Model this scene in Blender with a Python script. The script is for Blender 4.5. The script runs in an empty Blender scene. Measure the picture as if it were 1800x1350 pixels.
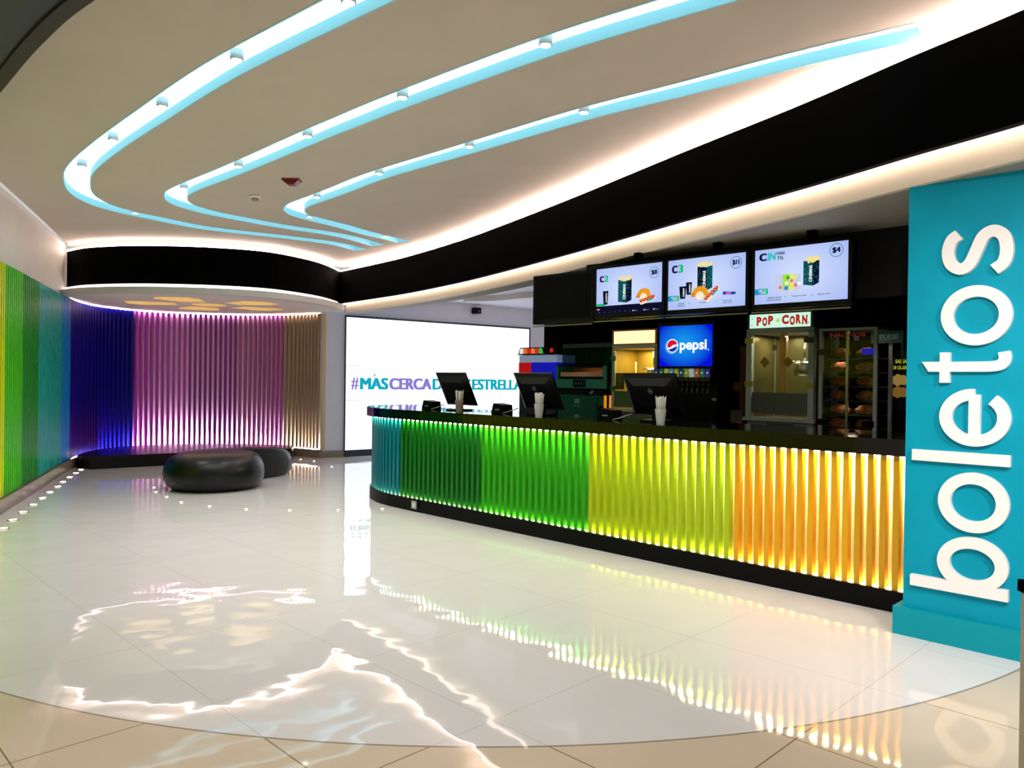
import bpy, math, random
from mathutils import Vector, Matrix
from mathutils.geometry import tessellate_polygon
random.seed(7)
SC = bpy.context.scene; COL = SC.collection

# ------------------------------------------------------------------ camera
EYE = 1.45
cd = bpy.data.cameras.new('camera'); cam = bpy.data.objects.new('camera', cd); COL.objects.link(cam)
cd.sensor_width = 36; cd.lens = 27.0; cd.clip_start = .05; cd.clip_end = 100
cam.matrix_world = (Matrix.Translation((0, 0, EYE)) @ Matrix.Rotation(math.radians(90 - .30), 4, 'X')
                    @ Matrix.Rotation(.013, 4, 'Z'))
SC.camera = cam
# ------------------------------------------------------------------ world, exposure
w = bpy.data.worlds.new('mall_ambience'); SC.world = w; w.use_nodes = True
w.node_tree.nodes['Background'].inputs[0].default_value = (1.0, .95, .92, 1)
w.node_tree.nodes['Background'].inputs[1].default_value = .6
SC.view_settings.view_transform = 'Standard'; SC.view_settings.look = 'None'
SC.view_settings.gamma = 1; SC.view_settings.use_curve_mapping = False
SC.view_settings.exposure = 0.0
# light levels
COVE_TOP = 60.0; COVE_LOW = 5.0; CHANNEL = 2.0; SPOT_W = 24; SLAT_LED = 60; DRUM_LED = 60; ALCOVE_WASH = 12.0; COUNTER_WASH = 6.5

# ------------------------------------------------------------------ helpers
def lin(c):
    return tuple(((x / 255) / 12.92 if x / 255 <= .04045 else ((x / 255 + .055) / 1.055) ** 2.4) for x in c)

_m = {}
def mat(name, col, rough=.5, metal=0.0, emit=None, strength=0.0, spec=.5, noise=0.0, scale=20, coat=0.0, alpha=1.0):
    if name in _m: return _m[name]
    m = bpy.data.materials.new(name); m.use_nodes = True; nt = m.node_tree
    b = nt.nodes['Principled BSDF']; c = lin(col)
    b.inputs['Base Color'].default_value = (*c, 1); b.inputs['Roughness'].default_value = rough
    b.inputs['Metallic'].default_value = metal; b.inputs['Specular IOR Level'].default_value = spec
    b.inputs['Coat Weight'].default_value = coat
    if noise:
        tc = nt.nodes.new('ShaderNodeTexCoord'); n = nt.nodes.new('ShaderNodeTexNoise'); n.inputs['Scale'].default_value = scale
        r = nt.nodes.new('ShaderNodeValToRGB')
        r.color_ramp.elements[0].color = (*[x * (1 - noise) for x in c], 1); r.color_ramp.elements[1].color = (*[min(1, x * (1 + noise)) for x in c], 1)
        r.color_ramp.elements[0].position = .35; r.color_ramp.elements[1].position = .65
        nt.links.new(tc.outputs['Object'], n.inputs['Vector']); nt.links.new(n.outputs['Fac'], r.inputs['Fac'])
        nt.links.new(r.outputs['Color'], b.inputs['Base Color'])
    if emit:
        b.inputs['Emission Color'].default_value = (*lin(emit), 1); b.inputs['Emission Strength'].default_value = strength
    _m[name] = m
    return m

def emis(name, col, strength=1.0, linear=False):
    if name in _m: return _m[name]
    m = bpy.data.materials.new(name); m.use_nodes = True; nt = m.node_tree
    for n in list(nt.nodes): nt.nodes.remove(n)
    e = nt.nodes.new('ShaderNodeEmission'); o = nt.nodes.new('ShaderNodeOutputMaterial')
    e.inputs[0].default_value = (*(col if linear else lin(col)), 1); e.inputs[1].default_value = strength
    nt.links.new(e.outputs[0], o.inputs[0]); _m[name] = m
    return m

def glass(name='clear_glass', tint=(.9, .95, .92), refl=.08):
    if name in _m: return _m[name]
    m = bpy.data.materials.new(name); m.use_nodes = True; nt = m.node_tree
    for n in list(nt.nodes): nt.nodes.remove(n)
    t = nt.nodes.new('ShaderNodeBsdfTransparent'); t.inputs[0].default_value = (*tint, 1)
    g = nt.nodes.new('ShaderNodeBsdfGlossy'); g.inputs['Roughness'].default_value = .03
    mx = nt.nodes.new('ShaderNodeMixShader'); fr = nt.nodes.new('ShaderNodeFresnel'); fr.inputs[0].default_value = 1.35
    o = nt.nodes.new('ShaderNodeOutputMaterial')
    nt.links.new(fr.outputs[0], mx.inputs[0]); nt.links.new(t.outputs[0], mx.inputs[1]); nt.links.new(g.outputs[0], mx.inputs[2])
    nt.links.new(mx.outputs[0], o.inputs[0]); _m[name] = m
    return m

class MB:
    """collects shapes, then links them as ONE mesh object"""
    def __init__(s): s.v = []; s.f = []; s.k = []; s.sm = []
    def add(s, vs, fs, k=0, smooth=False):
        o = len(s.v); s.v += [tuple(p) for p in vs]
        for f in fs: s.f.append([i + o for i in f]); s.k.append(k); s.sm.append(smooth)
        return s
    def box(s, x0, x1, y0, y1, z0, z1, k=0, M=None):
        vs = [(x, y, z) for z in (z0, z1) for (x, y) in ((x0, y0), (x1, y0), (x1, y1), (x0, y1))]
        if M is not None: vs = [tuple(M @ Vector(p)) for p in vs]
        return s.add(vs, [(3, 2, 1, 0), (4, 5, 6, 7), (0, 1, 5, 4), (1, 2, 6, 5), (2, 3, 7, 6), (3, 0, 4, 7)], k)
    def lathe(s, cx, cy, prof, n=24, k=0, M=None, smooth=True, cap=True):
        vs = []; fs = []
        for (r, z) in prof:
            for i in range(n):
                a = 2 * math.pi * i / n; vs.append((cx + r * math.cos(a), cy + r * math.sin(a), z))
        for j in range(len(prof) - 1):
            for i in range(n):
                fs.append((j * n + i, j * n + (i + 1) % n, (j + 1) * n + (i + 1) % n, (j + 1) * n + i))
        if cap: fs.append(tuple(range(n - 1, -1, -1))); fs.append(tuple((len(prof) - 1) * n + i for i in range(n)))
        if M is not None: vs = [tuple(M @ Vector(p)) for p in vs]
        return s.add(vs, fs, k, smooth)
    def tube(s, pts, r, n=8, k=0):
        pts = [Vector(p) for p in pts]; vs = []; fs = []
        for i, p in enumerate(pts):
            d = (pts[min(i + 1, len(pts) - 1)] - pts[max(i - 1, 0)]).normalized()
            a = d.orthogonal().normalized() if i == 0 else (a - d * a.dot(d)).normalized()
            b = d.cross(a)
            for q in range(n):
                t = 2 * math.pi * q / n; vs.append(tuple(p + r * (a * math.cos(t) + b * math.sin(t))))
        for j in range(len(pts) - 1):
            for i in range(n): fs.append((j * n + i, j * n + (i + 1) % n, (j + 1) * n + (i + 1) % n, (j + 1) * n + i))
        fs.append(tuple(range(n - 1, -1, -1))); fs.append(tuple((len(pts) - 1) * n + i for i in range(n)))
        return s.add(vs, fs, k, True)
    def poly(s, pts, k=0, holes=None, up=False):
        """flat polygon (3-D points) with holes"""
        loops = [[Vector(p) for p in pts]] + [[Vector(p) for p in h] for h in (holes or [])]
        tri = tessellate_polygon(loops); allv = [p for l in loops for p in l]
        fs = []
        for t in tri:
            a, b, c = (allv[i] for i in t); nz = (b - a).cross(c - a).z
            fs.append(tuple(t) if (nz > 0) == up else tuple(reversed(t)))
        return s.add(allv, fs, k)
    def prism(s, pts, z0, z1, k=0):
        n = len(pts); A = sum(pts[i][0] * pts[(i + 1) % n][1] - pts[(i + 1) % n][0] * pts[i][1] for i in range(n))
        if A < 0: pts = list(reversed(pts))
        s.poly([(x, y, z1) for x, y in pts], k, up=True); s.poly([(x, y, z0) for x, y in pts], k, up=False)
        vs = [(x, y, z) for z in (z0, z1) for x, y in pts]
        return s.add(vs, [(i, (i + 1) % n, n + (i + 1) % n, n + i) for i in range(n)], k)
    def xzpoly(s, pts, y, k=0, depth=0.0):
        """flat shape in the x-z plane that faces -y, optionally with thickness"""
        n = len(pts); A = sum(pts[i][0] * pts[(i + 1) % n][1] - pts[(i + 1) % n][0] * pts[i][1] for i in range(n))
        if A < 0: pts = list(reversed(pts))
        tri = tessellate_polygon([[Vector((x, z, 0)) for x, z in pts]]); fs = []
        for t in tri:
            a, b, c = (Vector((*pts[i], 0)) for i in t)
            fs.append(tuple(t) if (b - a).cross(c - a).z > 0 else tuple(reversed(t)))
        s.add([(x, y, z) for x, z in pts], fs, k)
        if depth:
            vs = [(x, y, z) for x, z in pts] + [(x, y + depth, z) for x, z in pts]
            s.add(vs, [(i, n + i, n + (i + 1) % n, (i + 1) % n) for i in range(n)], k)
        return s
    def strip(s, A, B, k=0, smooth=False):
        """quad strip between two polylines of 3-D points"""
        n = len(A)
        return s.add(list(A) + list(B), [(i, i + 1, n + i + 1, n + i) for i in range(n - 1)], k, smooth)
    def band(s, path, o0, o1, z0, z1, k=0, caps=True, smooth=False):
        """closed rectangular section swept along a plan path; o = offset along the path normal"""
        P0 = offset(path, o0); P1 = offset(path, o1)
        a = [(x, y, z0) for x, y in P0]; b = [(x, y, z1) for x, y in P0]
        c = [(x, y, z1) for x, y in P1]; d = [(x, y, z0) for x, y in P1]
        s.strip(a, b, k, smooth); s.strip(b, c, k); s.strip(c, d, k, smooth); s.strip(d, a, k)
        if caps: s.add([a[0], b[0], c[0], d[0]], [(0, 1, 2, 3)], k); s.add([a[-1], b[-1], c[-1], d[-1]], [(3, 2, 1, 0)], k)
        return s
    def build(s, name, mats, parent=None, fix=True):
        me = bpy.data.meshes.new(name); me.from_pydata(s.v, [], s.f)
        if not isinstance(mats, (list, tuple)): mats = [mats]
        for m in mats: me.materials.append(m)
        for p, k, q in zip(me.polygons, s.k, s.sm): p.material_index = k; p.use_smooth = q
        me.update()
        if fix:
            import bmesh
            bm = bmesh.new(); bm.from_mesh(me); bmesh.ops.recalc_face_normals(bm, faces=bm.faces); bm.to_mesh(me); bm.free()
        o = bpy.data.objects.new(name, me); COL.objects.link(o)
        if parent: o.parent = parent
        return o

def offset(path, o):
    """offset a plan polyline to the right-hand side of its direction by o"""
    out = []
    n = len(path)
    for i in range(n):
        a = Vector(path[max(i - 1, 0)]); b = Vector(path[min(i + 1, n - 1)]); d = (b - a).normalized()
        out.append((path[i][0] + d.y * o, path[i][1] - d.x * o))
    return out

def spline(pts, k=8, closed=False):
    """Catmull-Rom through plan points"""
    P = [Vector(p) for p in pts]; n = len(P); out = []
    segs = n if closed else n - 1
    for i in range(segs):
        if closed: p0, p1, p2, p3 = P[(i - 1) % n], P[i], P[(i + 1) % n], P[(i + 2) % n]
        else: p0 = P[i - 1] if i else P[0] * 2 - P[1]; p1 = P[i]; p2 = P[i + 1]; p3 = P[i + 2] if i + 2 < n else P[-1] * 2 - P[-2]
        for j in range(k):
            t = j / k
            out.append(tuple(.5 * (2 * p1 + (p2 - p0) * t + (2 * p0 - 5 * p1 + 4 * p2 - p3) * t * t + (3 * p1 - p0 - 3 * p2 + p3) * t ** 3)))
    if not closed: out.append(tuple(P[-1]))
    return out

def resample(path, step):
    P = [Vector(p) for p in path]; out = [tuple(P[0])]; acc = 0
    for a, b in zip(P, P[1:]):
        L = (b - a).length; t = step - acc
        while t <= L:
            out.append(tuple(a + (b - a) * (t / L))); t += step
        acc = (acc + L) % step
    return out

def tag(o, label=None, cat=None, group=None, kind=None):
    if label: o['label'] = label
    if cat: o['category'] = cat
    if group: o['group'] = group
    if kind: o['kind'] = kind
    return o
def struct(o, label=None): return tag(o, label, None, None, 'structure')
def empty(name, loc=(0, 0, 0), rz=0.0):
    o = bpy.data.objects.new(name, None); COL.objects.link(o); o.location = loc; o.rotation_euler = (0, 0, rz); o.empty_display_size = .1
    return o
def thing(name, label, cat, loc=(0, 0, 0), rz=0.0, group=None): return tag(empty(name, loc, rz), label, cat, group)
def copy_tree(o, parent=None):
    c = o.copy(); COL.objects.link(c); c.parent = parent
    for ch in [q for q in o.children if q is not c]: copy_tree(ch, c)
    return c

def text_geo(body, bold=0.0, spacing=1.0):
    """built-in font as flat triangles: list of 2-D verts, faces, bounds"""
    cu = bpy.data.curves.new('t', 'FONT'); cu.body = body; cu.size = 1; cu.offset = bold; cu.space_character = spacing; cu.resolution_u = 4
    ob = bpy.data.objects.new('t', cu); COL.objects.link(ob)
    dg = bpy.context.evaluated_depsgraph_get(); ev = ob.evaluated_get(dg); me = ev.to_mesh()
    vs = [(v.co.x, v.co.y) for v in me.vertices]; fs = [tuple(p.vertices) for p in me.polygons]
    ev.to_mesh_clear(); bpy.data.objects.remove(ob); bpy.data.curves.remove(cu)
    xs = [v[0] for v in vs]; ys = [v[1] for v in vs]
    return vs, fs, (min(xs), max(xs), min(ys), max(ys))
def text(mb, body, x0, x1, z0, z1, y, k=0, bold=.02, rot=False, shear=0.0, heavy=0.0):
    if heavy:
        for j in (-1, -.5, 0, .5, 1):
            for q in (0, .5): text(mb, body, x0 + heavy * (j + 1), x1 + heavy * (j - 1), z0 + q * heavy, z1 + (q - .5) * heavy, y - .0002 * (j + 1), k, bold, rot, shear)
        return mb
    """writing fitted into x0..x1, z0..z1 on the plane y, facing -y; rot turns it to read upwards"""
    vs, fs, (a, b, c, d) = text_geo(body, bold)
    out = []
    for (p, q) in vs:
        u = (p - a) / (b - a); v = (q - c) / (d - c)
        if rot: out.append((x1 - v * (x1 - x0), y, z0 + u * (z1 - z0)))
        else: out.append((x0 + u * (x1 - x0) + shear * v, y, z0 + v * (z1 - z0)))
    return mb.add(out, fs, k)

def ring(cx, cz, r0, r1, n=32, ex=1.0):
    o = [(cx + r1 * ex * math.cos(2 * math.pi * i / n), cz + r1 * math.sin(2 * math.pi * i / n)) for i in range(n)]
    i_ = [(cx + r0 * ex * math.cos(2 * math.pi * i / n), cz + r0 * math.sin(2 * math.pi * i / n)) for i in range(n)]
    return o, i_
def add_ring(mb, cx, cz, r0, r1, y, k=0, n=32, ex=1.0):
    o, i_ = ring(cx, cz, r0, r1, n, ex)
    return mb.add([(x, y, z) for x, z in o] + [(x, y, z) for x, z in i_], [(j, (j + 1) % n, n + (j + 1) % n, n + j) for j in range(n)], k)
def disc(mb, cx, cz, r, y, k=0, n=24, ex=1.0):
    return mb.xzpoly([(cx + r * ex * math.cos(2 * math.pi * i / n), cz + r * math.sin(2 * math.pi * i / n)) for i in range(n)], y, k)

ORD = ['first', 'second', 'third', 'fourth', 'fifth', 'sixth', 'seventh', 'eighth', 'ninth', 'tenth', 'eleventh', 'twelfth', 'thirteenth', 'fourteenth']
RZ = -math.pi / 4                      # the counter and everything behind it runs at 45 degrees
def W(s, n): return (2.48 + .7071 * (n - s), 4.88 + .7071 * (n + s))    # s along the counter from its near end, n behind its front

# ------------------------------------------------------------------ materials
M_wall = mat('white_paint', (222, 216, 208), .6, noise=.02, scale=3)
M_ceil = mat('ceiling_paint', (198, 187, 174), .7, noise=.02, scale=2)
M_black = mat('black_fascia_paint', (2, 2, 2), .9, spec=.03)
M_dark = mat('black_laminate', (5, 5, 6), .4, spec=.12, noise=.1)
M_matte = mat('matte_black', (3, 3, 4), .85, spec=.03)
M_skirt = mat('grey_skirting', (128, 116, 104), .3, noise=.04, scale=6)
M_bluewall = mat('pale_grey_paint', (212, 218, 232), .6, noise=.02, scale=3)
M_steel = mat('brushed_steel', (190, 188, 182), .3, 1.0)
M_frame = mat('grey_aluminium', (170, 176, 172), .45, .3)
M_white = mat('white_plastic', (232, 230, 226), .4)
M_clear = glass()

# ------------------------------------------------------------------ plan curves
WALL = spline([(-3.0, 2.0), (-3.75, 3.95), (-4.5, 5.9), (-5.29, 7.97), (-5.94, 9.65), (-6.57, 11.25), (-6.96, 12.5), (-6.92, 13.35), (-6.4, 14.05), (-5.13, 14.4), (-4.1, 14.2), (-3.43, 13.8)], 14)
RIB = spline([(3.0, 1.9), (2.9, 2.45), (2.76, 3.0), (2.49, 3.76), (2.22, 4.34), (1.88, 5.12), (1.355, 6.175), (.56, 7.83), (-.2, 9.31), (-.77, 10.34), (-1.6, 11.63), (-2.35, 12.6), (-3.03, 13.42)], 8)
DRUM = spline([(-3.03, 13.42), (-3.1, 12.6), (-3.28, 12.0), (-3.67, 11.37), (-4.38, 11.05), (-5.31, 10.98), (-6.16, 11.2), (-6.74, 11.6)], 8)
NEAR = spline([(-4.05, 5.55), (-3.45, 4.87), (-2.78, 4.17), (-2.27, 3.65), (-1.79, 3.22), (-1.0, 2.65), (0, 2.3), (1.4, 2.1), (3.0, 2.1)], 8)
ZC = 3.4; ZF0 = 2.75; ZF1 = 3.30

# ------------------------------------------------------------------ floor
def floor_material():
    m = bpy.data.materials.new('polished_porcelain_floor'); m.use_nodes = True; nt = m.node_tree; L = nt.links
    b = nt.nodes['Principled BSDF']; tc = nt.nodes.new('ShaderNodeTexCoord'); sp = nt.nodes.new('ShaderNodeSeparateXYZ')
    L.new(tc.outputs['Object'], sp.inputs[0])
    def mth(op, a, b_=None, v=None):
        n = nt.nodes.new('ShaderNodeMath'); n.operation = op
        for i, q in enumerate((a, b_)):
            if q is None: continue
            if isinstance(q, (int, float)): n.inputs[i].default_value = q
            else: L.new(q, n.inputs[i])
        return n.outputs[0]
    X, Y = sp.outputs[0], sp.outputs[1]
    def grout(expr, off, pitch, wd):
        t = mth('DIVIDE', mth('SUBTRACT', expr, off), pitch); fr = mth('FRACT', mth('ADD', t, 50.5)); d = mth('ABSOLUTE', mth('SUBTRACT', fr, .5))
        return mth('LESS_THAN', d, wd / pitch)
    g = mth('MAXIMUM', grout(mth('ADD', X, Y), 2.1, 1.1, .0042), grout(mth('SUBTRACT', X, Y), -4.7, 1.375, .0042))
    # white oval field inside the beige tiles
    dx = mth('SUBTRACT', X, -.2245); dy = mth('SUBTRACT', Y, 7.9236)
    r = mth('SQRT', mth('ADD', mth('MULTIPLY', dx, dx), mth('MULTIPLY', dy, dy)))
    near = mth('MULTIPLY', mth('GREATER_THAN', r, 4.9016), mth('LESS_THAN', Y, 4.6))
    edge = mth('MULTIPLY', mth('LESS_THAN', mth('ABSOLUTE', mth('SUBTRACT', r, 4.9016)), .006), mth('LESS_THAN', Y, 4.6))
    n = nt.nodes.new('ShaderNodeTexNoise'); n.inputs['Scale'].default_value = 2.2; n.inputs['Detail'].default_value = 3
    L.new(tc.outputs['Object'], n.inputs['Vector'])
    def mix(f, a, c):
        x = nt.nodes.new('ShaderNodeMix'); x.data_type = 'RGBA'
        L.new(f, x.inputs[0])
        for i, q in ((6, a), (7, c)):
            if isinstance(q, tuple): x.inputs[i].default_value = (*lin(q), 1)
            else: L.new(q, x.inputs[i])
        return x.outputs[2]
    white = mix(n.outputs['Fac'], (222, 219, 219), (228, 225, 225)); beige = mix(n.outputs['Fac'], (207, 190, 168), (222, 205, 183))
    base = mix(near, white, beige); gc = mix(near, (208, 203, 197), (140, 108, 70))
    base = mix(g, base, gc); base = mix(edge, base, (150, 138, 124))
    L.new(base, b.inputs['Base Color']); b.inputs['Roughness'].default_value = .035; b.inputs['IOR'].default_value = 1.5
    b.inputs['Specular IOR Level'].default_value = .36
    w1 = nt.nodes.new('ShaderNodeTexNoise'); w1.inputs['Scale'].default_value = 3.0; w1.inputs['Detail'].default_value = 1.5
    L.new(tc.outputs['Object'], w1.inputs['Vector'])
    bp = nt.nodes.new('ShaderNodeBump'); bp.inputs['Strength'].default_value = .07; bp.inputs['Distance'].default_value = .05
    L.new(w1.outputs['Fac'], bp.inputs['Height']); L.new(bp.outputs[0], b.inputs['Normal'])
    return m
f = MB(); f.box(-9, 8, -3, 20, -.1, 0)
struct(f.build('floor', floor_material()), 'glossy white tiled floor with a curved edge against beige tiles')

# ------------------------------------------------------------------ walls
wl = MB(); wl.band(WALL, -.20, -.07, 0, ZC + .02, smooth=False)
struct(wl.build('wall_left', M_wall), 'white wall above and behind the rainbow slats')
bb = MB(); bb.band(WALL, -.07, .025, 0, .148)
struct(bb.build('baseboard_left', M_skirt), 'grey skirting curving below the rainbow slats')
# the wall that carries the big screen
ang = math.atan2(1, 1.236); ca, sa = math.cos(ang), math.sin(ang)
def SW(x, y=0): return (-3.08 + ca * x - sa * y, 14.1 + sa * x + ca * y)
wf = MB(); p0, p1 = SW(-.45, 0), SW(6.5, 0); q0, q1 = SW(-.45, .25), SW(6.5, .25)
wf.prism([p0, p1, q1, q0], 0, 3.45)
struct(wf.build('wall_far', M_bluewall), 'pale grey wall around the big bright screen')
wb = MB(); a, b_, c, d = SW(-.45, -.02), SW(0, -.02), SW(0, 0), SW(-.45, 0)
wb.prism([a, b_, c, d], 0, .12)
struct(wb.build('baseboard_far', M_skirt), 'grey skirting left of the big screen')

# ------------------------------------------------------------------ rainbow slat panels
def path_info(path):
    L = [0]
    for a, b in zip(path, path[1:]): L.append(L[-1] + (Vector(b) - Vector(a)).length)
    return L
def at(path, L, s):
    s = max(0, min(L[-1] - 1e-6, s))
    lo = 0
    for i in range(len(L) - 1):
        if L[i] <= s <= L[i + 1]: lo = i; break
    a, b = Vector(path[lo]), Vector(path[lo + 1]); t = (s - L[lo]) / (L[lo + 1] - L[lo]); d = (b - a).normalized()
    return a + (b - a) * t, d
def slats(path, L, s0, s1, pitch, depth, z0, z1, side=1, duty=.5):
    """box slats (slot 0) in front of a backing sheet (slot 1); side=+1: room is on the right of the path"""
    mb = MB(); n = max(1, round((s1 - s0) / pitch)); p = (s1 - s0) / n
    for i in range(n):
        a = s0 + i * p; b = a + p * duty
        A, d = at(path, L, a); B, _ = at(path, L, b); C, _ = at(path, L, a + p)
        nrm = Vector((d.y, -d.x)) * side
        A2, B2 = A - nrm * depth, B - nrm * depth; C2 = C - nrm * depth
        vs = [(q.x, q.y, z) for z in (z0, z1) for q in (A, B, B2, A2)]
        mb.add(vs, [(3, 2, 1, 0), (4, 5, 6, 7), (0, 1, 5, 4), (1, 2, 6, 5), (2, 3, 7, 6), (3, 0, 4, 7)], 0)
        bk = nrm * .004
        mb.add([(A2.x, A2.y, z0), (C2.x, C2.y, z0), (C2.x, C2.y, z1), (A2.x, A2.y, z1),
                (A2.x - bk.x, A2.y - bk.y, z0), (C2.x - bk.x, C2.y - bk.y, z0), (C2.x - bk.x, C2.y - bk.y, z1), (A2.x - bk.x, A2.y - bk.y, z1)],
               [(0, 1, 2, 3), (7, 6, 5, 4)], 1)
    return mb
WL = path_info(WALL)
def wall_s(X, Y):       # arc length on the wall nearest to a plan point
    return min(((Vector(p) - Vector((X, Y))).length, l) for p, l in zip(WALL, WL))[1]
bands = [  # end point of the band on the wall, slat colour, backing colour, words
    ((-5.33, 8.07), (206, 222, 0), (180, 200, 0), 'lime yellow slatted wall panel, nearest part of the rainbow wall'),
    ((-5.62, 8.8), (64, 190, 4), (50, 150, 5), 'bright green slatted wall panel next to the lime one'),
    ((-5.95, 9.66), (4, 135, 28), (5, 100, 20), 'dark green slatted wall panel between bright green and teal'),
    ((-6.54, 11.17), (0, 165, 155), (0, 120, 110), 'teal slatted wall panel left of the blue one'),
    ((-6.74, 11.75), (0, 135, 215), (0, 100, 160), 'sky blue slatted wall panel beside the navy one'),
    ((-6.96, 12.75), (10, 8, 140), (14, 10, 120), 'navy blue slatted wall panel left of the one with pale gaps'),
    ((-6.75, 13.72), (14, 8, 140), (222, 214, 240), 'navy blue slatted wall panel with pale gaps beside the magenta'),
    ((-5.98, 14.25), (184, 68, 194), (246, 214, 236), 'magenta slatted wall panel right of the navy one'),
    ((-5.13, 14.40), (140, 46, 156), (246, 214, 236), 'deep purple slatted wall panel in the alcove centre'),
    ((-4.22, 14.25), (164, 92, 158), (246, 218, 230), 'dusky mauve slatted wall panel left of the tan one'),
    ((-3.44, 13.82), (152, 134, 110), (226, 210, 180), 'tan slatted wall panel at the right end of the alcove')]
s = .6
for (pt, c1, c2, lab) in bands:
    e = wall_s(*pt)
    if lab.startswith('tan'): e = WL[-1] - .02
    mb = slats(WALL, WL, s, e, .092, .055, .158, 2.60, 1, .5)
    o = mb.build('slatted_wall_panel', [mat('slat ' + lab.split(' slat')[0], c1, .38, spec=.2), mat('backing ' + lab.split(' slat')[0], c2, .5)])
    tag(o, lab, 'wall panel', 'rainbow slatted panels on the curved wall'); s = e
# edge post at the right end of the slats
ep = MB(); P_, d_ = at(WALL, WL, WL[-1]); nr = Vector((d_.y, -d_.x))
ep.prism([tuple(P_ - d_ * .005), tuple(P_ + d_ * .03), tuple(P_ + d_ * .03 - nr * .08), tuple(P_ - d_ * .005 - nr * .08)], .15, 2.60)
struct(ep.build('trim_7', mat('beige_edge', (196, 176, 140), .5)), 'beige vertical end strip right of the tan slats')
# warm light strip hidden in the cove at the foot of the alcove slats
i0 = next(i for i, l in enumerate(WL) if l > wall_s(-6.74, 11.9)); sub = WALL[i0:-2]
ls = MB(); ls.band(sub, -.052, -.004, .149, .156)
tag(ls.build('led_strip', emis('warm_uplight', (255, 214, 206), DRUM_LED)), 'warm light strip at the foot of the purple alcove slats', 'light strip')

o = MB().band(sub, -.05, -.01, 2.602, 2.609).build('led_strip', emis('warm_toplight', (255, 220, 214), 30)); tag(o, 'faint light strip at the top of the purple alcove slats', 'light strip')

def linear_wash(name, par, x, y, z, length, width, ang_, e, c, up, spread):
    ld = bpy.data.lights.new(name, 'AREA'); ld.shape = 'RECTANGLE'; ld.size = length; ld.size_y = width; ld.energy = e; ld.color = c; ld.spread = math.radians(spread)
    lo = bpy.data.objects.new(name, ld); COL.objects.link(lo)
    lo.matrix_world = Matrix.Translation((x, y, z)) @ Matrix.Rotation(ang_, 4, 'Z') @ Matrix.Rotation((math.pi if up else 0) - math.radians(10), 4, 'X')
    if par: lo.parent = par
# the strip's lensed modules throw their light up between the slats
a_ = wall_s(-6.93, 12.95)
while a_ < WL[-1] - .2:
    P_, d_ = at(WALL, WL, a_ + .14); nr = Vector((d_.y, -d_.x)); q_ = P_ - nr * .027
    linear_wash('slat_uplight', None, q_.x, q_.y, .159, .28, .036, math.atan2(d_.y, d_.x), ALCOVE_WASH, (1, .88, .9), True, 30); a_ += .28

# ------------------------------------------------------------------ main ceiling with three curved light channels
CH = {
 'outer': [(.1, 3.2), (-.45, 3.66), (-.99, 4.12), (-1.88, 4.905), (-2.71, 5.75), (-3.48, 6.56), (-4.08, 7.25), (-4.41, 7.75), (-4.66, 8.28), (-4.74, 8.75), (-4.66, 9.15), (-4.47, 9.5), (-4.03, 10.15), (-3.2, 10.69), (-2.62, 11.15), (-2.32, 11.72)],
 'middle': [(1.6, 3.43), (.9, 3.94), (.17, 4.5), (-.79, 5.37), (-1.34, 5.91), (-1.69, 6.26), (-2.58, 7.18), (-3.46, 8.05), (-3.70, 8.4), (-3.77, 8.75), (-3.65, 9.12), (-3.44, 9.42), (-2.98, 9.96), (-2.37, 10.53), (-1.98, 11.3)],
 'inner': [(2.22, 4.24), (1.69, 4.63), (1.11, 5.12), (.5, 5.62), (-.385, 6.48), (-1.3, 7.37), (-1.8, 7.96), (-2.15, 8.37), (-2.45, 8.72), (-2.58, 9.03), (-2.54, 9.33), (-2.22, 9.86), (-1.98, 10.33), (-1.70, 10.75), (-1.56, 10.98)]}
CW = .115
holes = []; CHP = {}
for k, pts in CH.items():
    c = spline(pts, 6); CHP[k] = c
    l = offset(c, -CW); r = offset(c, CW); holes.append(l + list(reversed(r)))
ribO = offset(RIB, .22); drumO = offset(DRUM, .22)
i_w = [i for i, p in enumerate(WALL) if 5.3 < p[1] < 11.55 and p[0] > -6.9]
outline = ribO[:-2] + [(-2.95, 13.75)] + drumO[2:] + [(-6.9, 11.7)] + [WALL[i] for i in reversed(i_w)][::3] + NEAR[1:]
cl = MB(); cl.poly([(x, y, ZC) for x, y in outline], 0, [[(x, y, ZC) for x, y in h] for h in holes], up=False)
cb = MB()
struct(cl.build('ceiling', M_ceil, fix=False), 'smooth beige ceiling with three curved light channels cut into it')
words = {'outer': 'outermost and longest curved blue white light channel in the ceiling', 'middle': 'middle curved blue white light channel in the ceiling', 'inner': 'innermost curved blue white light channel, nearest the counter'}
M_ch = mat('channel_led_tint', (160, 212, 222), .5)  # cyan LED spill on the white channel sides, put into their colour
M_cd = emis('channel_diffuser', (.56, .95, 1.08), CHANNEL, linear=True)
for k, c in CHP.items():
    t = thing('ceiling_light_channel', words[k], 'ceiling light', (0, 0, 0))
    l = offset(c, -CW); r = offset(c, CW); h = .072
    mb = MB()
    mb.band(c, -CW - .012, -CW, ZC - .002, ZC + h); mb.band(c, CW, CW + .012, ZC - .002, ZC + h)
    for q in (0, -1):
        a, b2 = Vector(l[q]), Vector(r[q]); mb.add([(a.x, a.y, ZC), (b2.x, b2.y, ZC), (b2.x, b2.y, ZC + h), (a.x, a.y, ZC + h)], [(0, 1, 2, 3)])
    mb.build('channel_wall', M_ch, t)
    md = MB(); md.strip([(x, y, ZC + h) for x, y in l], [(x, y, ZC + h) for x, y in r]); md.build('diffuser', M_cd, t, fix=False)

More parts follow.
